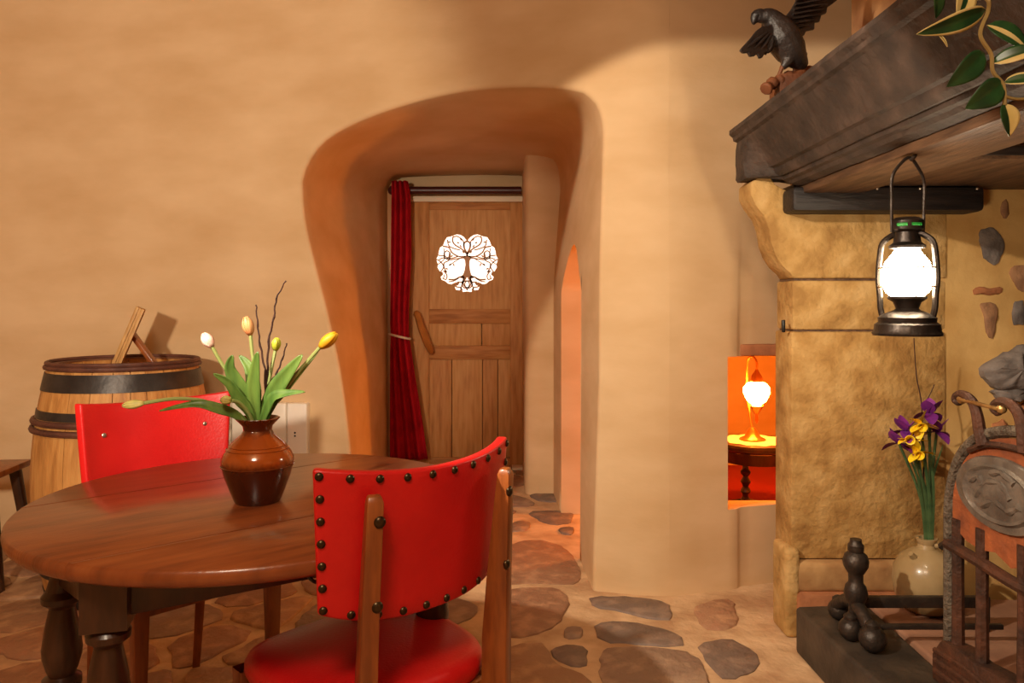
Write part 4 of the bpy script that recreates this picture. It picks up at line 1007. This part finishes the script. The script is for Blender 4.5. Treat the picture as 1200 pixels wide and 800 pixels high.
# ------------------------------------------------------------------ vase with tulips
VB = Vector(((302-CX)*1.746/F, 1.746, TH)); vsx = 1.746/F
vase = thing('vase', 'glazed amber and dark brown pottery vase on round table', 'vase', VB)
q = MB(); q.lathe([(0.001, 0.003), (25*vsx, 0), (27*vsx, 0.006), (31*vsx, 0.026), (37.5*vsx, 0.06), (41*vsx, 0.088), (41*vsx, 0.099), (38*vsx, 0.112), (29*vsx, 0.135), (19*vsx, 0.152), (16*vsx, 0.162), (17*vsx, 0.172), (23*vsx, 0.184), (25.5*vsx, 0.189), (24*vsx, 0.1905), (20*vsx, 0.184), (14*vsx, 0.168), (13*vsx, 0.15), (0.001, 0.13)], 48)
q.build('body', 'vase_glaze', vase)
q = MB()
for z, r_ in ((0.121, 35*vsx), (0.128, 32*vsx), (0.084, 41.2*vsx)):
    q = MB(); q.tube([(r_*math.cos(a), r_*math.sin(a), z) for a in [2*PI*i/40 for i in range(40)]], 0.0014, 5, closed=True); q.build('throwing_ring', 'vase_glaze', vase)
vm = VB+Vector((0, 0, 0.15))
TDp = 1.746
def vp(px, py, dy=0.0): return P(px, py, TDp)+Vector((0, dy, 0))-vm
def tulip(label, head, tip, path, mbloom, ln, wd, leaves=(), dy=0.0):
    t = thing('tulip', label, 'flower', vm, 0, 'tulips in the vase')
    pts = [Vector((0.0, 0.0, -0.01))]+[vp(x, y, dy*k/len(path)) for k, (x, y) in enumerate(path[::-1], 1)]
    sp = smooth_path(pts, 6); q = MB(); q.tube(sp, 0.0042, 7); q.build('stem', 'tulip_stem', t)
    a, b = pts[-1], vp(tip[0], tip[1], dy); ax = (b-a); L = ax.length; ax.normalize(); M_ = ax.to_track_quat('Z', 'Y').to_matrix()
    for k in range(6):
        q = MB(); rows_ = []; ph = 2*PI*k/6; ro = 1.0 if k % 2 else 0.9
        for i in range(8):
            u = i/7; r_ = wd*ro*(math.sin(PI*(0.08+0.84*u))**0.75)
            rows_.append([a+M_ @ Vector((r_*math.cos(ph+v), r_*math.sin(ph+v), L*u)) for v in [(-0.75+1.5*j/5)*(1-0.55*u*u) for j in range(6)]])
        q.grid(rows_); o = q.build('petal', mbloom, t, fixn=False); md = o.modifiers.new('th', 'SOLIDIFY'); md.thickness = 0.0012
    for pth, wpx, ml, ldy in leaves:
        pp = smooth_path([Vector((0, 0, 0.0))]+[vp(x, y, ldy*(k+1)/len(pth)) for k, (x, y) in enumerate(pth)], 6); q = MB(); rows_ = []; n = len(pp)
        tw = ((len(t.children)*1.7+wpx*0.9) % 2.2)-1.1
        for i, p in enumerate(pp):
            u = i/(n-1); tg = (pp[min(i+1, n-1)]-pp[max(i-1, 0)]).normalized(); sd = Matrix.Rotation(tw*(u-0.15), 3, tg) @ tg.cross(Vector((0, -1, 0.25))).normalized()
            h_ = wpx*vsx*(math.sin(PI*(0.10+0.895*u))**0.7)*(0.55+0.45*min(1, u*2.2))
            nn = sd.cross(tg)
            rows_.append([p+sd*h_*v+nn*(0.35*h_*v*v) for v in (-1, -0.5, 0, 0.5, 1)])
        q.grid(rows_); o = q.build('leaf', ml, t, fixn=False); md = o.modifiers.new('th', 'SOLIDIFY'); md.thickness = 0.0015
G1, G2 = 'tulip_leaf', 'tulip_leaf_pale'
tulip('pink and white tulip on a thin upright stem', (247, 399), (242, 390), [(253, 406), (262, 424), (276, 447), (292, 484)], 'tulip_pink', 0.03, 0.0135, [([(294, 478), (286, 456), (274, 432), (278, 415)], 8, G1, -0.03)], -0.02)
tulip('peach orange tulip standing tallest in the vase', (289, 382), (286, 371), [(292, 393), (294, 410), (297, 432), (300, 484)], 'tulip_peach', 0.03, 0.0135, [([(299, 482), (296, 455), (290, 432), (277, 417)], 8, G1, 0.02), ([(301, 482), (300, 455), (303, 432), (307, 411)], 8, G1, -0.03)], 0.01)
tulip('lime green tulip bud behind the bare twigs', (319, 404), (320, 396), [(318, 412), (314, 438), (307, 484)], 'tulip_lime', 0.02, 0.011, [([(306, 482), (313, 462), (317, 448), (320, 441)], 5, G1, 0.03)], 0.03)
tulip('yellow tulip leaning out towards the passage doorway', (385, 399), (396, 390), [(376, 407), (352, 434), (330, 462), (312, 484)], 'tulip_yellow', 0.03, 0.0145, [([(314, 480), (326, 455), (340, 436), (357, 415)], 10, G1, -0.02), ([(314, 480), (325, 464), (342, 459), (364, 456)], 7, G1, -0.05), ([(314, 481), (330, 462), (356, 430), (373, 411)], 4, G2, 0.0)], -0.01)
tulip('small pale tulip bud low over the vase rim', (276, 465), (268, 465), [(281, 466), (288, 471), (296, 486)], 'tulip_bud', 0.02, 0.0105, [([(294, 482), (284, 465), (274, 447), (258, 436)], 7, G1, -0.04)], -0.05)
tulip('pale yellow tulip bud drooping far out over the red chair', (173, 470), (159, 471), [(184, 468), (215, 464), (245, 467), (262, 478), (284, 486)], 'tulip_bud', 0.03, 0.010, [([(282, 486), (262, 476), (240, 470), (203, 476)], 6, G1, -0.07)], -0.06)
def twig(label, path, r0=0.0032):
    q = MB(); pts = [Vector((0.004, 0, -0.01))]+[vp(x, y) for x, y in path[::-1]]; sp = smooth_path(pts, 5)
    sp = [p+Vector((0.0012*math.sin(i*1.9), 0.001*math.cos(i*2.3), 0)) for i, p in enumerate(sp)]; n = len(sp)
    q.tube(sp, [r0*(1-0.55*i/(n-1))*(1.3 if i % 5 == 0 else 1) for i in range(n)], 6)
    o = q.build('bare_twig', 'twig_bark'); o.location = vm; tag(o, label, 'twig', 'bare twigs in the vase')
twig('short straight bare twig beside the peach tulip', [(300, 357), (302, 380), (305, 405), (311, 440), (309, 484)])
twig('tallest crooked bare twig in the tulip vase', [(335, 329), (324, 350), (321, 372), (315, 400), (313, 440), (309, 484)])
twig('bare twig leaning towards the yellow tulip', [(336, 402), (331, 420), (324, 438), (312, 465), (309, 484)])

# ------------------------------------------------------------------ wine barrel
bc = Vector(((147-CX)*3.26/F, 3.26, 0)); BH = 0.95
bar = thing('wine_barrel', 'upright oak wine barrel with black and rusty iron hoops', 'barrel', bc)
def br(z):
    t = (z-BH/2)/(BH/2); return 0.345-0.060*t*t
NS = 26
st_ang = [0]; rsb = random.Random(11)
wds = [rsb.uniform(0.75, 1.25) for _ in range(NS)]; tot = sum(wds)
for w_ in wds: st_ang.append(st_ang[-1]+2*PI*w_/tot)
for k in range(NS):
    a0, a1 = st_ang[k]+0.004, st_ang[k+1]-0.004; q = MB(); fro, bak = [], []
    for i in range(15):
        z = BH*i/14; r_ = br(z)
        fro.append([Vector((r_*math.cos(a), r_*math.sin(a), z)) for a in (a0, (a0+a1)/2, a1)]); bak.append([Vector(((r_-0.026)*math.cos(a), (r_-0.026)*math.sin(a), z)) for a in (a0, (a0+a1)/2, a1)])
    q.grid(fro); q.grid(bak, flip=True)
    q.grid([fro[0], bak[0]]); q.grid([fro[-1], bak[-1]]); q.grid([[r_[0] for r_ in fro], [r_[0] for r_ in bak]]); q.grid([[r_[-1] for r_ in fro], [r_[-1] for r_ in bak]])
    q.build('stave', ['oak_stave'], bar, bevel=0.0)
q = MB(); q.lathe([(0.001, BH-0.05), (br(BH-0.05)-0.02, BH-0.05), (br(BH-0.05)-0.02, BH-0.035), (0.001, BH-0.035)], 40); q.build('head', 'barrel_head', bar)
q = MB(); q.lathe([(br(BH)-0.032, BH-0.004), (br(BH)-0.03, BH+0.002), (br(BH)+0.002, BH+0.002), (br(BH)+0.003, BH-0.012)], 48, caps=False); q.build('chime', 'oak_rim', bar)
def hoop(z0, z1, m_, th=0.004):
    q = MB(); n = 4; pr_ = [(br(z0+(z1-z0)*i/n)+th, z0+(z1-z0)*i/n) for i in range(n+1)]; pr_ = [(br(z0)-0.002, z0)]+pr_+[(br(z1)-0.002, z1)]
    q.lathe(pr_, 56, caps=False); return q.build('hoop', m_, bar, auto=30)
def bz(py): return H-(py-CY)*(3.26-0.30)/F
def rope(py, rr_=0.009):
    z = bz(py); q = MB(); r_ = br(z)+rr_*0.5; q.tube([(r_*math.cos(a), r_*math.sin(a), z) for a in [2*PI*i/56 for i in range(56)]], rr_, 8, closed=True); q.build('round_hoop', 'hoop_rust', bar)
rope(434.0, 0.010); rope(429.0, 0.009)
hoop(bz(461), bz(440), 'hoop_black'); hoop(bz(494), bz(484), 'hoop_black'); rope(498, 0.013); rope(508, 0.013)
for z0, z1 in ((0.30, 0.35), (0.12, 0.16), (0.01, 0.055)): hoop(z0, z1, 'hoop_black')
# frame on an easel strut lying on the barrel, seen edge-on
fd = 3.2
fo = P(129, 428, fd); fo.z = BH-0.036
fr_ = thing('picture_stand', 'small pale wooden panel propped on a strut on barrel', 'picture stand', fo)
A_, B_ = P(127, 428, fd)-fo, P(160, 359, fd)-fo; A_.z = 0.0
ax = (B_-A_).normalized(); nx = Vector((ax.z, 0, -ax.x)).normalized()
for off in (0, 1):
    for a, b, nm in ((0, 0.22, 'slat'),):
        pass
q = MB(); L = (B_-A_).length
def fbx(u0, u1, y0, y1, n0, n1, nm):
    q = MB(); vs_ = [A_+ax*u+nx*n_+Vector((-0.44*y, y, 0)) for u in (u0, u1) for y in (y0, y1) for n_ in (n0, n1)]
    q.add(vs_, [(0, 1, 3, 2), (4, 6, 7, 5), (0, 4, 5, 1), (2, 3, 7, 6), (0, 2, 6, 4), (1, 5, 7, 3)]); q.build(nm, 'pale_wood', fr_, bevel=0.002)
fbx(0, L, -0.005, 0.018, -0.002, 0.012, 'frame_bar'); fbx(0, L, -0.005, 0.018, 0.022, 0.036, 'frame_bar'); fbx(0, L, 0.0, 0.19, 0.012, 0.022, 'panel'); fbx(0, L, 0.172, 0.195, -0.002, 0.036, 'frame_bar'); fbx(L-0.02, L, 0.018, 0.172, 0.0, 0.034, 'frame_bar'); fbx(0, 0.02, 0.018, 0.172, 0.0, 0.034, 'frame_bar')
q = MB(); s0, s1 = P(151, 388, fd)-fo+Vector((-0.03, 0.07, 0)), P(186, 424, fd)-fo+Vector((-0.03, 0.07, 0)); s1.z = 0.0
t_ = (s1-s0).normalized(); n_ = Vector((t_.z, 0, -t_.x)); q.add([s+n_*k*0.009+Vector((0, y, 0)) for s in (s0, s1) for y in (-0.02, 0.02) for k in (-1, 1)], [(0, 1, 3, 2), (4, 6, 7, 5), (0, 4, 5, 1), (2, 3, 7, 6), (0, 2, 6, 4), (1, 5, 7, 3)]); q.build('strut', 'chair_wood', fr_, bevel=0.002)

# ------------------------------------------------------------------ wall heater and stool
hd = 3.60
hx0, hx1 = (255-CX)*hd/F, (361-CX)*hd/F; hzt = H-(472-CY)*hd/F
ht = thing('wall_heater', 'white electric panel heater on the plaster wall behind table', 'heater', ((hx0+hx1)/2, hd, 0.22), math.atan2(-0.10, 1.4))
hw = hx1-hx0
def hb(name, x0, x1, m_, y0=-0.0, y1=0.07, z0=0.0, z1=hzt-0.22, bev=0.008):
    q = MB(); q.box(((x0+x1)/2-hw/2, (y0+y1)/2, (z0+z1)/2), (x1-x0, y1-y0, z1-z0)); return q.build(name, m_, ht, bevel=bev, seg=3)
k_ = hw/106
hb('front_panel', 0, 14*k_, 'heater_white'); hb('front_panel', 15*k_, 60*k_, 'heater_white'); hb('front_panel', 61*k_, 81*k_, 'heater_white')
cpn = hb('control_panel', 82*k_, 106*k_, 'heater_gloss', -0.006, 0.07)
hb('back_plate', 0.01, hw-0.01, 'black', 0.05, 0.075, 0.01, hzt-0.23, 0.002)
for z in (0.375, 0.36):
    q = MB(); q.sphere((92*k_-hw/2, -0.006, z), 0.0045, 8, 6); q.build('indicator', 'black', cpn)
so = Vector((-2.30, 3.28, 0))
stool = thing('wooden_stool', 'dark brown wooden stool against the left end of plaster wall', 'stool', so, 0.12)
q = MB(); q.box((0, 0, 0.487), (0.36, 0.30, 0.028)); q.build('seat', 'chair_wood', stool, bevel=0.006)
for sx_ in (-1, 1):
    for sy in (-1, 1):
        q = MB(); top, bot = Vector((sx_*0.13, sy*0.10, 0.475)), Vector((sx_*0.19, sy*0.14, 0)); q.grid([[p+Vector((dx*h_, dy*h_, 0)) for dx, dy in ((-1, -1), (1, -1), (1, 1), (-1, 1))] for p, h_ in ((bot, 0.014), (top, 0.02))], closed=True)
        q.add([bot+Vector((dx*0.014, dy*0.014, 0)) for dx, dy in ((-1, -1), (1, -1), (1, 1), (-1, 1))], [(0, 1, 2, 3)]); q.build('leg', 'dark_wood', stool, bevel=0.003)
    q = MB(); q.box((sx_*0.165, 0, 0.2), (0.018, 0.25, 0.03)); q.build('rung', 'dark_wood', stool, bevel=0.003)
q = MB(); q.box((0, -0.115, 0.25), (0.32, 0.018, 0.03)); q.build('rung', 'dark_wood', stool, bevel=0.003)
